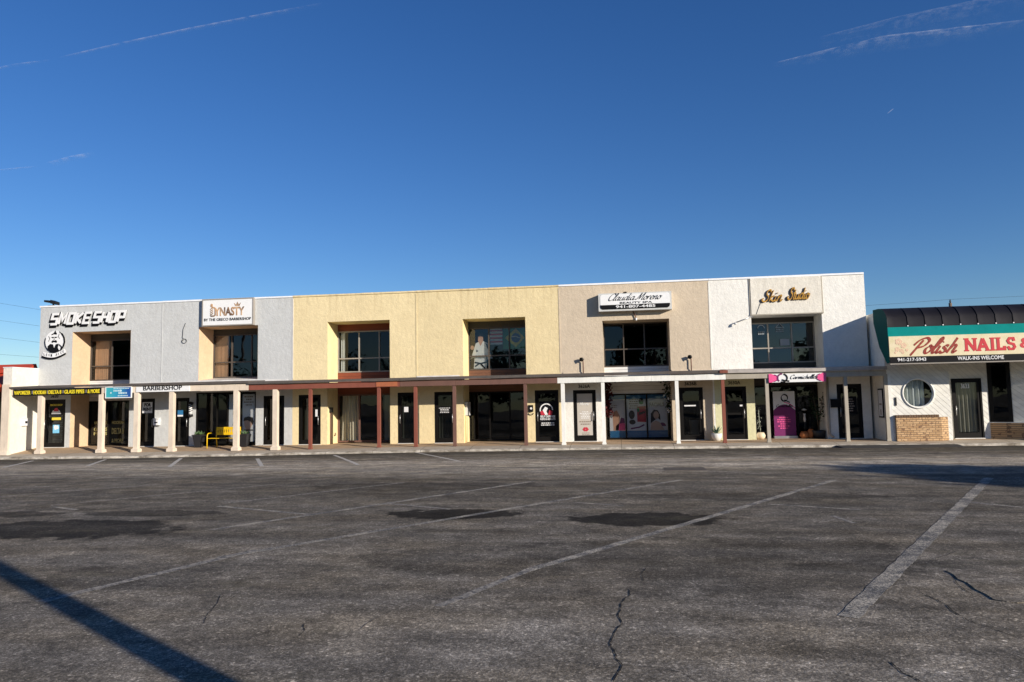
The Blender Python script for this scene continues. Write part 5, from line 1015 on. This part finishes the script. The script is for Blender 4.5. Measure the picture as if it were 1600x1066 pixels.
def f3(o, x0, x1):
    cx, cz = x0+.3, zA+.6; mb = MB(); mb.poly([(cx-.2, cz-.32), (cx-.18, cz+.1), (cx-.05, cz+.25), (cx+.1, cz+.22), (cx+.19, cz+.05), (cx+.2, cz-.2), (cx+.1, cz-.1), (cx-.06, cz-.2)], yP-.003, .002); mb.build('hair_print', 'hair', o)
    mb = MB(); mb.ell(cx+.03, cz+.02, .11, .16, yP-.0045, .002); mb.poly([(cx-.22, zA+.01), (cx-.18, cz-.3), (cx, cz-.2), (cx+.16, cz-.26), (cx+.36, zA+.01)], yP-.0065, .002); mb.build('face_print', 'skin2', o); mb = MB(); mb.ell(x1-.22, zA+.17, .15, .15, yP-.004, .003, a0=0, a1=180); mb.build('bowl_print', 'purple', o)
spa(952.5, 977.3, 'left spa poster with tanned legs and a pink bowl', f1, 'MASSAGE' if False else None); spa(979.5, 1010.3, 'middle spa poster with a red card and many small pictures', f2); spa(1012.5, 1043, 'right spa poster with a dark haired woman and a purple bowl', f3, 'FACIALS')
for px_, py0, py1, w_, lab in ((1189, 521, 506, .32, 'faint white round sticker on the left pane of the studio window'), (1218, 517, 505, .38, 'faint white triangular sticker on the middle studio pane'), (1225, 540, 530, .36, 'pale square notice low on the middle studio pane')):
    cx = XD(px_, 520); z0, z1 = ZD(px_, py0), ZD(px_, py1); M.setdefault('sticker', plain('sticker_film', (.30, .33, .36), .7)); o = thing('window_sticker', (cx, D-.06, z0), lab, 'sticker'); mb = MB()
    if 'round' in lab: mb.stroke([(cx+w_*.4*math.cos(R(t)), (z0+z1)/2+w_*.4*math.sin(R(t))) for t in range(0, 181, 12)], .03, D-.058, .003)
    elif 'triang' in lab: mb.stroke([(cx-w_*.4, z0+.12), (cx, z1), (cx+w_*.4, z0+.12), (cx-w_*.4, z0+.12)], .035, D-.058, .003)
    else: mb.poly([(cx-w_/2, z0), (cx+w_/2, z0), (cx+w_/2, z1), (cx-w_/2, z1)], D-.058, .003)
    mb.build('print', 'sticker', o)
    if 'square' not in lab: lines(o, cx-w_/2, cx+w_/2, z0-.05, z0+.1, 2, D-.061, 'sticker', px_)
# door films
def dsheet(px0, px1, zz0, zz1, label, mat='frost', y=.045): return sheet('door_film', label, X(px0, 650), X(px1, 650), zz0, zz1, y, mat, 'door film'), X(px0, 650), X(px1, 650)
z0, z1 = .37, zc(914, 614.5); o, x0, x1 = dsheet(901, 928, z0, z1, 'frosted beige door film with a red flower emblem at the foot')
lines(o, x0+.12, x1-.12, zc(914, 654), zc(914, 642), 5, .04, 'signwhite', 11); lines(o, x0+.08, x1-.08, zc(914, 664), zc(914, 656), 2, .04, 'letter_grey', 12); mb = MB(); script(mb, 'Moreno', x0+.1, x1-.2, zc(914, 633), .07, .04, .02, slant=.4); mb.build('lettering', 'signwhite', o)
mb = MB(); cx, cz = (x0+x1)/2, zc(916, 671)
for q in range(6): a_ = 2*math.pi*q/6; mb.ell(cx+.07*math.cos(a_), cz+.05*math.sin(a_), .055, .04, .041-.0008*q, .003, 0, 10)
mb.build('emblem_print', 'redp', o); lines(o, x0+.12, x1-.1, cz-.22, cz-.1, 2, .04, 'letter_grey', 13)
o, x0, x1 = dsheet(1318.5, 1340, 1.1, 1.72, 'black door film with white lines on the last door', 'black'); lines(o, x0+.05, x1-.05, 1.15, 1.68, 6, .04, 'letter_grey', 14)
o, x0, x1 = dsheet(842.5, 869, .9, 1.75, 'black door film with a red and white fighter emblem', 'black'); cx, cz = (x0+x1)/2-.05, zc(855, 641); r_ = .25
mb = MB(); mb.stroke([(cx+r_*math.cos(R(t)), cz+r_*math.sin(R(t))) for t in range(0, 200, 10)], .045, .04, .003); mb.poly([(cx-.05, cz-.2), (cx-.15, cz), (cx-.05, cz+.14), (cx+.06, cz+.08), (cx, cz-.05), (cx+.06, cz-.18)], .0405, .003); mb.build('emblem_print', 'signwhite', o)
mb = MB(); mb.poly([(cx-r_, cz-.05), (cx-.12, cz), (cx-.06, cz-.2), (cx-.22, cz-.2)], .041, .003); mb.poly([(cx+r_, cz-.05), (cx+.12, cz), (cx+.06, cz-.2), (cx+.22, cz-.2)], .041, .003); mb.build('red_print', 'redp', o)
mb = MB()
for k, s_ in enumerate(('SELF DEFENSE', 'KIDS & ADULTS')): text(mb, s_, x0+.04, x1-.04, zc(855, 652.5+4*k), zc(855, 650+4*k)+.02, .04, 0, .03, depth=.004)
mb.build('lettering', 'signwhite', o); lines(o, x0+.06, x1-.06, zc(855, 665), zc(855, 659), 2, .04, 'signwhite', 15)
o, x0, x1 = dsheet(682, 707, 1.33, 1.62, 'dark door film with small white lines on the straw yellow door', 'black'); lines(o, x0+.05, x1-.05, 1.36, 1.6, 4, .04, 'signwhite', 16, fill=.4)
o, x0, x1 = dsheet(221, 238, zc(230, 645.5), zc(230, 628.5), 'grey rent notice with black capitals on the grey unit right door', 'paper')
mb = MB(); text(mb, 'FOR', x0+.1, x1-.1, zc(230, 635.5), zc(230, 630), .04, 0, .05, depth=.004); text(mb, 'RENT', x0+.05, x1-.05, zc(230, 642), zc(230, 637), .04, 0, .05, depth=.004); mb.build('lettering', 'black', o)
o, x0, x1 = dsheet(276.5, 285, zc(280, 651), zc(280, 641), 'small blue sticker on the barber door', 'blue'); mb = MB(); mb.box(x0, x1, .038, .042, zc(280, 651), zc(280, 648.5)); mb.build('lettering', 'signwhite', o)
o, x0, x1 = dsheet(492, 496.5, zc(494, 651), zc(494, 640), 'small white notices on the left door of the pale yellow unit', 'paper')
o, x0, x1 = dsheet(631, 637.5, zc(634, 644), zc(634, 636), 'small white notice on the right door of the pale yellow unit', 'paper')
o, x0, x1 = dsheet(1070, 1088, zc(1079, 635), zc(1079, 633), 'thin white lettering strip on the tan unit right door', 'paper')
o, x0, x1 = dsheet(1157, 1163, zc(1160, 635), zc(1160, 632.5), 'tiny white notice beside the lock of the white unit left door', 'paper')
# smoke shop door graphics
o, x0, x1 = dsheet(76, 97, zc(87, 649), zc(87, 628), 'colourful smoke shop door film with a red hat and yellow words', 'black')
mb = MB(); cx = (x0+x1)/2; mb.poly([(cx-.24, zc(87, 647)), (cx-.17, zc(87, 642)), (cx, zc(87, 638.5)), (cx+.17, zc(87, 642)), (cx+.24, zc(87, 647))], .04, .003); mb.build('shield_print', 'paper', o); mb = MB(); mb.poly([(cx-.14, zc(87, 643)), (cx-.06, zc(87, 638)), (cx+.05, zc(87, 637.5)), (cx+.14, zc(87, 643))], .037, .002); mb.build('hat_print', 'redp', o); mb = MB(); text(mb, 'SMOKE SHOP', x0+.03, x1-.03, zc(87, 634.5), zc(87, 631.5), .04, 0, .03, depth=.004); mb.build('lettering', 'yellow_print', o)
o, x0, x1 = dsheet(82, 92, zc(87, 677), zc(87, 664), 'blue and white sticker low on the smoke shop door', 'sky_blue'); mb = MB(); mb.poly([(x0+.05, zc(87, 667.5)), (x0+.1, zc(87, 664.5)), (x1-.05, zc(87, 665.5)), (x1-.03, zc(87, 670)), (x0+.1, zc(87, 672))], .04, .003); mb.build('star_print', 'signwhite', o)
o, x0, x1 = dsheet(80, 94, zc(87, 656.5), zc(87, 652.5), 'yellow strip with black letters on the smoke shop door', 'yellow_print')
# lettering on the smoke shop glass
o = thing('window_lettering', (XD(180, 660), D, 1), 'faint yellow capitals on the smoke shop window glass', 'lettering'); M['lettering_faint'] = plain('lettering_faint', (.45, .40, .16), .6); mb = MB(); y = D-.012
for s_, pa, pb, q0, q1 in (('VAPORIZER', 147, 168, 663, 658), ('GLASS', 147, 168, 673.5, 668), ('PIPES', 147, 168, 680, 675), ('HOOKAH', 175, 194, 663, 658), ('DELTA 8', 175, 194, 678.5, 669), ('& MORE', 175, 193, 692, 685.5)): text(mb, s_, XD(pa, 670), XD(pb, 670), ZD(170, q0), ZD(170, q1), y, 0, .03, depth=.004)
mb.build('letters', 'lettering_faint', o)
# shelves and goods dimly seen behind the smoke shop door
o = thing('display_shelf', (X(87, 660), .6, .12), 'pale display shelves behind the smoke shop door', 'shelf'); mb = MB()
for k in range(9): mb.box(X(72, 650), X(98, 650), .45, .8, .25+.19*k, .275+.19*k)
mb.build('shelf_board', 'paper', o); mb = MB()
for sx in (X(72, 650)-.03, X(98, 650)+.0): mb.box(sx, sx+.03, .45, .8, .12, 2.0)
mb.build('upright', 'trim_greige', o)
# roll-up banner standee
x0, x1 = XD(1208, 650), XD(1240, 650); yR = .72; x0, x1 = xc(1209, 650, yR), xc(1243, 650, yR); z1 = zc(1224, 611.5, yR); o = thing('banner_stand', ((x0+x1)/2, yR, Z_WALL), 'tall roll up banner with a purple arch beside the doorway', 'banner stand')
mb = MB(); mb.box(x0, x1, yR, yR+.008, Z_WALL+.1, z1); mb.build('banner_sheet', 'paper', o); mb = MB(); mb.poly([(x0, Z_WALL+.101), (x1, Z_WALL+.101)]+[(x1+(x0-x1)*t, .12+1.05+.28*math.sin(math.pi*(.06+.88*t))) for t in [i/12 for i in range(13)]], yR-.004, .003); mb.build('arch_print', 'purple', o)
mb = MB(); mb.stroke([(x1+(x0-x1)*t, .12+1.12+.29*math.sin(math.pi*(.06+.88*t))) for t in [i/12 for i in range(7)]], .03, yR-.006, .003); lines(o, x0+.12, x1-.2, .5, 1.0, 6, yR-.007, 'pink', 21); mb.build('arch_line', 'pink', o)
cx, cz = (x0+x1)/2+.02, z1-.26; mb = MB(); mb.stroke([(cx+.12*math.cos(R(t)), cz+.13*math.sin(R(t))) for t in range(0, 361, 15)], .055, yR-.006, .003, nib=.9); mb.stroke([(cx, cz-.08), (cx+.2, cz-.18)], .04, yR-.007, .003); script(mb, 'Carmichelles', x0+.1, x1-.1, cz-.36, .05, yR-.006, .02); mb.build('lettering', 'black', o)
mb = MB(); mb.box(x0-.03, x1+.03, yR-.09, yR+.1, Z_WALL+.002, Z_WALL+.1); mb.build('base', 'steel', o)

# ------------------------------------------------------------------ things on the walkway
def planter(px0, px1, label, y):
    x0, x1 = xc(px0, 690, y), xc(px1, 690, y); cx = (x0+x1)/2; w = (x1-x0)/2; z0 = z_walk(cx, y); z1 = z0+.52; o = thing('planter', (cx, y, z0), label, 'planter'); mb = MB(); mb.taper(cx, y, z0, z1-.05, w*.62, w*.62, w*.95, w*.95); mb.taper(cx, y, z1-.05, z1, w, w, w, w); mb.build('pot', 'pot_black', o); mb = MB(); mb.box(cx-w*.9, cx+w*.9, y-w*.9, y+w*.9, z1+.002, z1+.012); mb.build('soil', 'soil', o)
    rr = random.Random(int(px0)); mb = MB()
    for k in range(70):
        p = Vector((cx+rr.uniform(-w, w)*.7, y+rr.uniform(-w, w)*.7, z1+.02)); d = Vector((rr.uniform(-1, 1)*.5, rr.uniform(-1, 1)*.5, rr.uniform(.3, 1)))*rr.uniform(.06, .22); q = p+d; n = d.orthogonal().normalized()*.018; mb.quad(p-n*.3, p.lerp(q, .5)-n, q, p.lerp(q, .5)+n)
    mb.build('leaves', 'leaf', o)
planter(304, 317.5, 'black tapered planter at the left end of the yellow bench', -.35); planter(375, 389, 'black tapered planter right of the yellow bench', -.35)
# yellow bench
yb = -.75; x0, x1 = xc(323, 695, yb), xc(371, 695, yb); zf = z_walk((x0+x1)/2, yb); o = thing('bench', ((x0+x1)/2, yb, zf), 'bright yellow metal bench before the barber window', 'bench'); tb = -.45
mb = MB(); rr = random.Random(3); za, zb_ = zf+.55, zf+.88
mb.box(x0+.28, x1-.05, tb-.01, tb+.01, zb_-.05, zb_); mb.box(x0+.28, x1-.05, tb-.01, tb+.01, za, za+.05); n = 12; wd = (x1-.05-x0-.28)
for k in range(n):
    a = x0+.28+wd*k/n; b = x0+.28+wd*(k+1)/n
    mb.hexa([(a, tb-.009, za+.05), (a+.045, tb-.009, za+.05), (a+.045, tb+.009, za+.05), (a, tb+.009, za+.05), (b-.045, tb-.009, zb_-.05), (b, tb-.009, zb_-.05), (b, tb+.009, zb_-.05), (b-.045, tb+.009, zb_-.05)])
    mb.hexa([(b-.04, tb-.006, za+.05), (b, tb-.006, za+.05), (b, tb+.006, za+.05), (b-.04, tb+.006, za+.05), (a, tb-.006, zb_-.05), (a+.04, tb-.006, zb_-.05), (a+.04, tb+.006, zb_-.05), (a, tb+.006, zb_-.05)])
mb.build('backrest', 'bench', o)
mb = MB()
for k in range(6): mb.box(x0+.05, x1-.03, yb-.02+.06*k, yb+.025+.06*k, zf+.41, zf+.43)
mb.build('seat', 'bench', o)
for x in (x0+.03, x1-.03):
    mb = MB(); mb.tube([(x, yb-.03, zf), (x, yb-.03, zf+.52), (x, yb+.01, zf+.60), (x, yb+.08, zf+.63), (x, tb, zf+.63)], .022, 8); mb.build('armrest', 'bench', o)
for x in (x0+.26, x1-.04):
    mb = MB(); mb.tube([(x, tb+.06, zf), (x, tb, zf+.43), (x, tb, zf+.88)], .022, 8); mb.build('leg', 'bench', o)
# aloe pot
y = -.32; px = xc(1120, 687, y); z0 = z_walk(px, y); o = thing('potted_plant', (px, y, z0), 'spiky aloe in a white pot by the reddish post', 'potted plant'); mb = MB(); mb.lathe((px, y, z0), [(.13, 0), (.2, .14), (.215, .28), (.2, .29), (.17, .26)], 16); mb.build('pot', 'pot_white', o); mb = MB(); rr = random.Random(2)
for k in range(22):
    a = rr.uniform(0, 6.28); e = rr.uniform(.5, 1.3); L = rr.uniform(.25, .42); d = Vector((math.cos(a)*math.cos(e), math.sin(a)*math.cos(e), math.sin(e))); p = Vector((px, y, z0+.24)); n = d.cross(Vector((0, 0, 1))).normalized()*.032; mid = p+d*L*.5+Vector((0, 0, .02)); tip = p+d*L+Vector((0, 0, .0)); mb.quad(p-n, mid-n*.8, tip, mid+n*.8, smooth=True)
mb.build('leaves', 'aloe', o)
# cream vase with thin plant
y = .25; px = xc(1189, 683, y); z0 = Z_WALL; o = thing('potted_plant', (px, y, z0), 'round cream pot with a thin pale plant in the doorway', 'potted plant'); mb = MB(); mb.lathe((px, y, z0), [(.09, 0), (.16, .07), (.175, .15), (.13, .25), (.1, .27)], 16); M['pot_cream'] = plain('pot_cream', (.75, .62, .42), .5); mb.build('pot', 'pot_cream', o); mb = MB(); rr = random.Random(8)
for k in range(50):
    z = z0+.3+rr.random()*.95; p = Vector((px-.05+rr.uniform(-.07, .07), y+rr.uniform(-.06, .06), z)); d = Vector((rr.uniform(-1, 1), rr.uniform(-1, 1), rr.uniform(-.3, .6)))*.07; n = d.orthogonal().normalized()*.022; mb.quad(p, p+d*.5+n, p+d, p+d*.5-n)
mb.tube([(px, y, z0+.25), (px-.04, y, z0+.8), (px-.05, y, z0+1.25)], .012, 5); M['leaf_pale'] = leafmat('leaf_pale', (.25, .27, .22)); mb.build('leaves', 'leaf_pale', o)
# pumpkins / orange pots
for px_, r_, h_, lab in ((1257, .17, .27, 'round orange pot in the studio recess'), (1267.5, .14, .36, 'taller orange pot beside the leafy plant')):
    y = .45; px = xc(px_, 684, y); o = thing('orange_pot', (px, y, Z_WALL), lab, 'pot'); mb = MB(); mb.lathe((px, y, Z_WALL), [(r_*.6, 0), (r_*.95, h_*.3), (r_, h_*.55), (r_*.8, h_*.85), (r_*.6, h_*.95)], 16); mb.build('pot_body', 'terracotta', o); mb = MB(); mb.lathe((px, y, Z_WALL+h_*.951), [(r_*.62, 0), (r_*.68, h_*.04), (r_*.5, h_*.06)], 16); mb.build('rim', 'terracotta', o)
y = .5; px = xc(1259, 660, y); o = thing('garden_figure', (px, y, Z_WALL), 'slim pale ornament on a stem behind the orange pots', 'ornament'); mb = MB(); mb.tube([(px, y+.15, Z_WALL), (px, y+.15, 1.05)], .02, 6); mb.build('stem', 'black_metal', o); mb = MB(); mb.lathe((px, y+.15, .75), [(.02, 0), (.05, .1), (.03, .25), (.05, .33)], 10); mb.lathe((px, y+.15, 1.2), [(.01, 0), (.11, .02), (.02, .08)], 10); mb.build('ornament', 'panel_grey', o)
# leafy tall plant
y = .35; px = xc(1284, 680, y); o = thing('tall_plant', (px, y, Z_WALL), 'tall sparse leafy plant in a dark pot against the recess wall', 'potted plant'); mb = MB(); mb.lathe((px-.1, y, Z_WALL), [(.2, 0), (.25, .3), (.23, .32)], 14); mb.build('pot', 'pot_black', o); rr = random.Random(12); mb = MB(); st = MB()
for k in range(6):
    a = rr.uniform(0, 6.28); top = Vector((px-.05+.2*math.cos(a), y+.18*math.sin(a), Z_WALL+rr.uniform(1.1, 1.85))); st.tube([(px-.1, y, Z_WALL+.3), Vector((px-.1, y, .8)).lerp(top, .45), top], [.014, .01, .006], 5)
    for q in range(26):
        t = rr.uniform(.3, 1.05); p = Vector((px-.1, y, Z_WALL+.4)).lerp(top, t)+Vector((rr.uniform(-.12, .12), rr.uniform(-.12, .12), rr.uniform(-.1, .1))); d = Vector((rr.uniform(-1, 1), rr.uniform(-1, 1), rr.uniform(-.7, .5))).normalized()*rr.uniform(.07, .13); n = d.orthogonal().normalized()*.035; mb.quad(p, p+d*.5+n, p+d, p+d*.5-n)
st.build('stem', 'bark', o); mb.build('leaves', 'leaf_dark', o)
# flower garlands at the spa recess
for px_, y, z0, z1, lab, s_ in ((948, .5, 1.1, 2.62, 'dark red flower garland hanging at the left of the spa windows', 1), (1042, .55, 1.25, 2.66, 'white and dark flower garland hanging at the right of the spa windows', 2)):
    px = xc(px_, 640, y); rr = random.Random(s_); o = thing('flower_garland', (px, y, z1), lab, 'garland'); mb = MB(); fl = MB()
    for k in range(420):
        t = rr.random(); z = z1+(z0-z1)*t; cx = px+(.22*t if s_ == 2 else .02*t); p = Vector((cx+rr.gauss(0, .09), y+rr.gauss(0, .06), z)); d = Vector((rr.uniform(-1, 1), rr.uniform(-1, .4), rr.uniform(-.8, .5))).normalized()*rr.uniform(.07, .13); n = d.orthogonal().normalized()*.045
        (fl if rr.random() < .45 else mb).quad(p, p+d*.5+n, p+d, p+d*.5-n)
    mb.build('leaves', 'leaf_dark' if s_ == 2 else 'flower_red', o); fl.build('blossoms', 'flower' if s_ == 2 else 'flower_red', o)
# black floor stand / bin in the tan unit doorway seen through the glass
px = X(1087, 680); o = thing('waste_bin', (px, .4, Z_WALL), 'grey bin standing behind the tan unit right door', 'bin'); mb = MB(); mb.lathe((px, .45, Z_WALL), [(.16, 0), (.2, .75), (.21, .78)], 16); mb.build('bin_body', 'panel_grey', o); mb = MB(); mb.lathe((px, .45, Z_WALL+.782), [(.215, 0), (.2, .06), (.05, .1)], 16); mb.build('lid', 'black', o)

# ------------------------------------------------------------------ neighbour at the far left
o = thing('neighbour_shop', (-30, -1, 0), 'red roofed shop beyond the white wing wall at the left edge', 'shop building'); ex = -26.35
mb = MB(); mb.box(-45, ex, 0.3, 9, -.2, 2.9); mb.build('wall', 'trim_brown', o)
mb = MB(); P = [(-45, -2.0, 2.85), (ex, -2.0, 2.85), (ex, .25, 4.0), (-45, .25, 4.0)]; mb.hexa([(-45, -1.6, 2.62), (ex, -1.6, 2.62), (ex, 1.2, 2.62), (-45, 1.2, 2.62), (-45, -1.5, 2.8), (ex, -1.5, 2.8), (ex, .6, 3.9), (-45, .6, 3.9)]); mb.build('roof', 'redroof', o)
mb = MB(); mb.hexa([(-45, -.4, 3.45), (-27.3, -.4, 3.45), (-27.3, 2, 3.45), (-45, 2, 3.45), (-45, -.2, 3.62), (ex, -.2, 3.62), (ex, 2, 3.75), (-45, 2, 3.75)]); mb.build('upper_roof', 'redroof', o)
window(o, .26, -34, ex-.2, .9, 2.4, (-30, -28), (), name='window')
# ------------------------------------------------------------------ poles and wires
def upole(x, y, h, r, label, arm=True, tr=False, group=None):
    o = thing('utility_pole', (x, y, 0), label, 'utility pole', group); mb = MB(); mb.tube([(x, y, -.3), (x, y, h*.5), (x, y, h)], [r*1.15, r, r*.8], 12); mb.build('shaft', 'wood_pole', o)
    if arm:
        mb = MB(); mb.box(x-1.1, x+1.1, y-.16, y-.06, h-.9, h-.76); mb.build('crossarm', 'wood_pole', o)
        for k in (-1, 0, 1): mb = MB(); mb.lathe((x+k*.95, y-.11, h-.757), [(.04, 0), (.06, .1), (.03, .16)], 8); mb.build('insulator', 'panel_grey', o)
    if tr:
        mb = MB(); mb.lathe((x+.05, y-.32, h-1.25), [(.2, 0), (.21, .05), (.21, .75), (.12, .85)], 12); mb.build('transformer', 'panel_grey', o); mb = MB(); mb.lathe((x, y, h), [(.05, 0), (.08, .12), (.03, .3)], 8); mb.build('insulator', 'black_metal', o)
    return o
yq = 40; tp = W(1484.5, 470, yq); upole(tp.x, yq, tp.z-.2, .16, 'utility pole with transformer behind the salon roof', False, True)
def wire(a, b, label, r=.012, sag=.3):
    a, b = Vector(a), Vector(b); mb = MB(); mb.tube([a.lerp(b, t)-Vector((0, 0, sag*4*t*(1-t))) for t in [i/12 for i in range(13)]], r, 5); tag(mb.build('power_line', 'wire'), label, 'power line', 'overhead wires behind the shops')
nm = ['uppermost', 'second', 'third', 'lowest']
for k, (y0, y1) in enumerate(((471.5, 482.5), (498.5, 508), (525.5, 533.5), (551.5, 556.5))):
    p, q = W(0, y0, 20), W(66, y1, 20); d = q-p; wire(p-d*6, q+d*3.2, '%s thin power line in the sky at the far left' % nm[k], .007, .12)
p, q = W(1365, 476, yq), W(1484, 468, yq); wire(p-(q-p)*.6, q, 'thin power line to the pole from behind the white unit', .009, .05)
p, q = W(1484, 468, yq), W(1600, 462, yq); wire(p, q+(q-p)*2, 'thin power line from the pole towards the right edge', .009, .05)
# behind the camera: things whose shadows and reflections the photo shows
PG = 'utility poles behind the viewer'
sx, sy = math.sin(R(54.9)), -math.cos(R(54.9))
upole(-4.7+sx*10.3, -23.94+sy*10.3, 12, .125, 'utility pole casting the long shadow across the lot', True, False, PG)
upole(-35, -32, 11.5, .14, 'utility pole mirrored in the grey unit upper window', True, False, PG)
def tree(x, y, h, cr, ch, label, n=5200, seed=1, leafs=.28, lmat='leaf_dark', uni=.45):
    rr = random.Random(seed); o = thing('oak_tree', (x, y, 0), label, 'tree', 'trees behind the viewer'); mb = MB(); cz = h-ch*.5
    mb.tube([(x, y, -.2), (x+.05, y, h*.25), (x-.05, y+.1, cz)], [.3, .24, .14], 10); mb.build('trunk', 'bark', o)
    cl = []
    for k in range(26):
        v = Vector((rr.gauss(0, 1), rr.gauss(0, 1), rr.gauss(0, 1))).normalized()*rr.random()**uni*.8; cl.append(Vector((x+v.x*cr, y+v.y*cr, cz+v.z*ch*.5)))
    lb = MB()
    for c in cl[:9]: lb.tube([(x, y, h*.3), Vector((x, y, cz)).lerp(c, .5), c], [.1, .06, .02], 6)
    lb.build('limbs', 'bark', o); mb = MB()
    for k in range(n):
        c = rr.choice(cl); p = c+Vector((rr.gauss(0, 1)*cr*.17, rr.gauss(0, 1)*cr*.17, rr.gauss(0, 1)*ch*.085)); d = Vector((rr.uniform(-1, 1), rr.uniform(-1, 1), rr.uniform(-1, 1))).normalized()*leafs; m_ = d.orthogonal().normalized()*leafs*.4; mb.quad(p, p+d*.5+m_, p+d, p+d*.5-m_)
    mb.build('crown', lmat, o); return o
TE = math.tan(R(16.3)); L0 = 4.9/TE
tree(10.5+sx*L0, -14.35+sy*L0, 6.4, 2.35, 2.7, 'round dense oak shading the right of the lot', 11000, 3, .34, uni=.30)
tree(3, -58, 14, 4.5, 9, 'tall oak mirrored in the tan unit upper window', 4500, 4, .5); tree(-60, -48, 14, 5, 10, 'tall oak mirrored in the smoke shop upper window', 4500, 5, .5)

base = tree(-130, -62, 8.6, 5.2, 6.4, 'oak in the belt of trees across the street', 3400, 21, .55)
kids = list(base.children)
for k in range(1, 27):
    r = base.copy(); COL.objects.link(r); r.location = (k*9.6+rnd.uniform(-2, 2), rnd.uniform(-3, 3), 0); sc_ = rnd.uniform(.85, 1.12); r.location.x = -130+k*9.6+rnd.uniform(-2, 2); r.location.y = -62+rnd.uniform(-3, 3); r.rotation_euler.z = rnd.uniform(0, 6.28); r.scale = (1.1, 1.1, sc_)
    for ch in kids: c = ch.copy(); COL.objects.link(c); c.parent = r

# ------------------------------------------------------------------ contrails
def trail_mat(name, lo, hi, mx):
    t = T(name); n = t.noise(t.coord((1, 1, 1)), .022, 7, .68)
    uv = t.n('ShaderNodeTexCoord'); g = t.sep(uv.outputs['UV'])
    ed = t.math('MULTIPLY', t.map(g[1], 0, .35, 0, 1), t.map(g[1], .55, 1, 1, 0)); en = t.math('MULTIPLY', t.map(g[0], 0, .12, 0, 1), t.map(g[0], .8, 1, 1, 0))
    f = t.math('MULTIPLY', t.math('MULTIPLY', t.map(n, lo, hi, 0, mx), ed), en)
    a = t.n('ShaderNodeBsdfTransparent'); b = t.n('ShaderNodeBsdfTranslucent'); b.inputs[0].default_value = (.9, .9, .9, 1); c = t.n('ShaderNodeBsdfDiffuse'); c.inputs[0].default_value = (.95, .95, .95, 1); ad = t.n('ShaderNodeAddShader'); t.t.links.new(b.outputs[0], ad.inputs[0]); t.t.links.new(c.outputs[0], ad.inputs[1])
    m_ = t.n('ShaderNodeMixShader'); t.put(m_.inputs[0], f); t.t.links.new(a.outputs[0], m_.inputs[1]); t.t.links.new(ad.outputs[0], m_.inputs[2]); t.t.links.new(m_.outputs[0], t.out.inputs[0]); return t.m
TR = trail_mat('contrail_ice', .38, .70, .36); TR4 = trail_mat('contrail_veil', .42, .72, .2); TR3 = trail_mat('contrail_ragged', .42, .72, .30); TR2 = trail_mat('contrail_thin', .40, .68, .30)
def contrail(pts, w, label, mat, alt=1500.0):
    P = [G(*q, z=alt) for q in pts]; n = len(P); vs = []; fs = []; uvs = []; K = 8
    for i, p in enumerate(P):
        d = (P[min(i+1, n-1)]-P[max(i-1, 0)]).normalized(); s_ = d.cross(Vector((0, 0, 1)))
        ww = w[i] if isinstance(w, (list, tuple)) else w
        for k in range(K+1):
            t = k/K; vs.append(p+s_*ww*(t-.5)+Vector((0, 0, ww*.25*math.sin(math.pi*t)))); uvs.append((i/(n-1), t))
    for i in range(n-1):
        for k in range(K): a = i*(K+1)+k; fs.append((a, a+K+1, a+K+2, a+1))
    me = bpy.data.meshes.new('contrail'); me.from_pydata(vs, [], fs); uv = me.uv_layers.new(name='UVMap')
    for lp in me.loops: uv.data[lp.index].uv = uvs[lp.vertex_index]
    me.materials.append(mat); o = bpy.data.objects.new('contrail', me); COL.objects.link(o); tag(o, label, 'contrail', kind='structure')
contrail([(90, 92), (200, 67), (300, 46), (400, 27), (505, 8)], [22, 26, 28, 30, 34], 'long straight contrail at the upper left', TR)
contrail([(-60, 121), (20, 103), (78, 95)], [26, 26, 20], 'short contrail piece at the left edge', TR)
contrail([(-30, 270), (30, 264), (60, 261)], [34, 30, 24], 'low faint contrail at the left edge', TR2); contrail([(75, 259), (110, 250), (145, 240)], [70, 80, 40], 'wispy cloud trail above the left end', TR2)
contrail([(1205, 104), (1280, 92), (1380, 72), (1480, 60), (1640, 38)], [50, 120, 160, 150, 110], 'broad ragged contrail at the upper right', TR3); contrail([(1280, 70), (1400, 52), (1640, 10)], [120, 240, 300], 'thin veil beside the upper right contrail', TR4)
contrail([(1386, 178), (1391, 174), (1396, 170)], [7, 9, 7], 'tiny fresh contrail in the right of the sky', TR)

# ------------------------------------------------------------------ light
EL, AZ = 16.3, 54.9
w = bpy.data.worlds.new('World'); scene.world = w; w.use_nodes = True; nt = w.node_tree; bg = nt.nodes['Background']; sky = nt.nodes.new('ShaderNodeTexSky'); sky.sky_type = 'NISHITA'; sky.sun_disc = False
sky.sun_elevation = R(EL); sky.sun_rotation = R(180-AZ); sky.air_density = 1.0; sky.dust_density = 0.0; sky.ozone_density = 4.5; sky.altitude = 0
hs = nt.nodes.new('ShaderNodeHueSaturation'); hs.inputs['Saturation'].default_value = 1.17; hs.inputs['Hue'].default_value = .512; nt.links.new(sky.outputs[0], hs.inputs['Color']); nt.links.new(hs.outputs[0], bg.inputs[0]); bg.inputs[1].default_value = .081
sd = bpy.data.lights.new('sun', 'SUN'); sd.energy = 4.4; sd.angle = R(.53); sd.color = (1, .91, .80); so = bpy.data.objects.new('sun', sd); COL.objects.link(so)
dirv = Vector((-math.sin(R(AZ))*math.cos(R(EL)), math.cos(R(AZ))*math.cos(R(EL)), -math.sin(R(EL)))); so.rotation_euler = dirv.to_track_quat('-Z', 'Y').to_euler(); so.location = (30, -50, 40)
scene.view_settings.view_transform = 'Standard'; scene.view_settings.look = 'None'; scene.view_settings.gamma = 1; scene.view_settings.exposure = .5
scene.cycles.max_bounces = 8; scene.cycles.transparent_max_bounces = 24
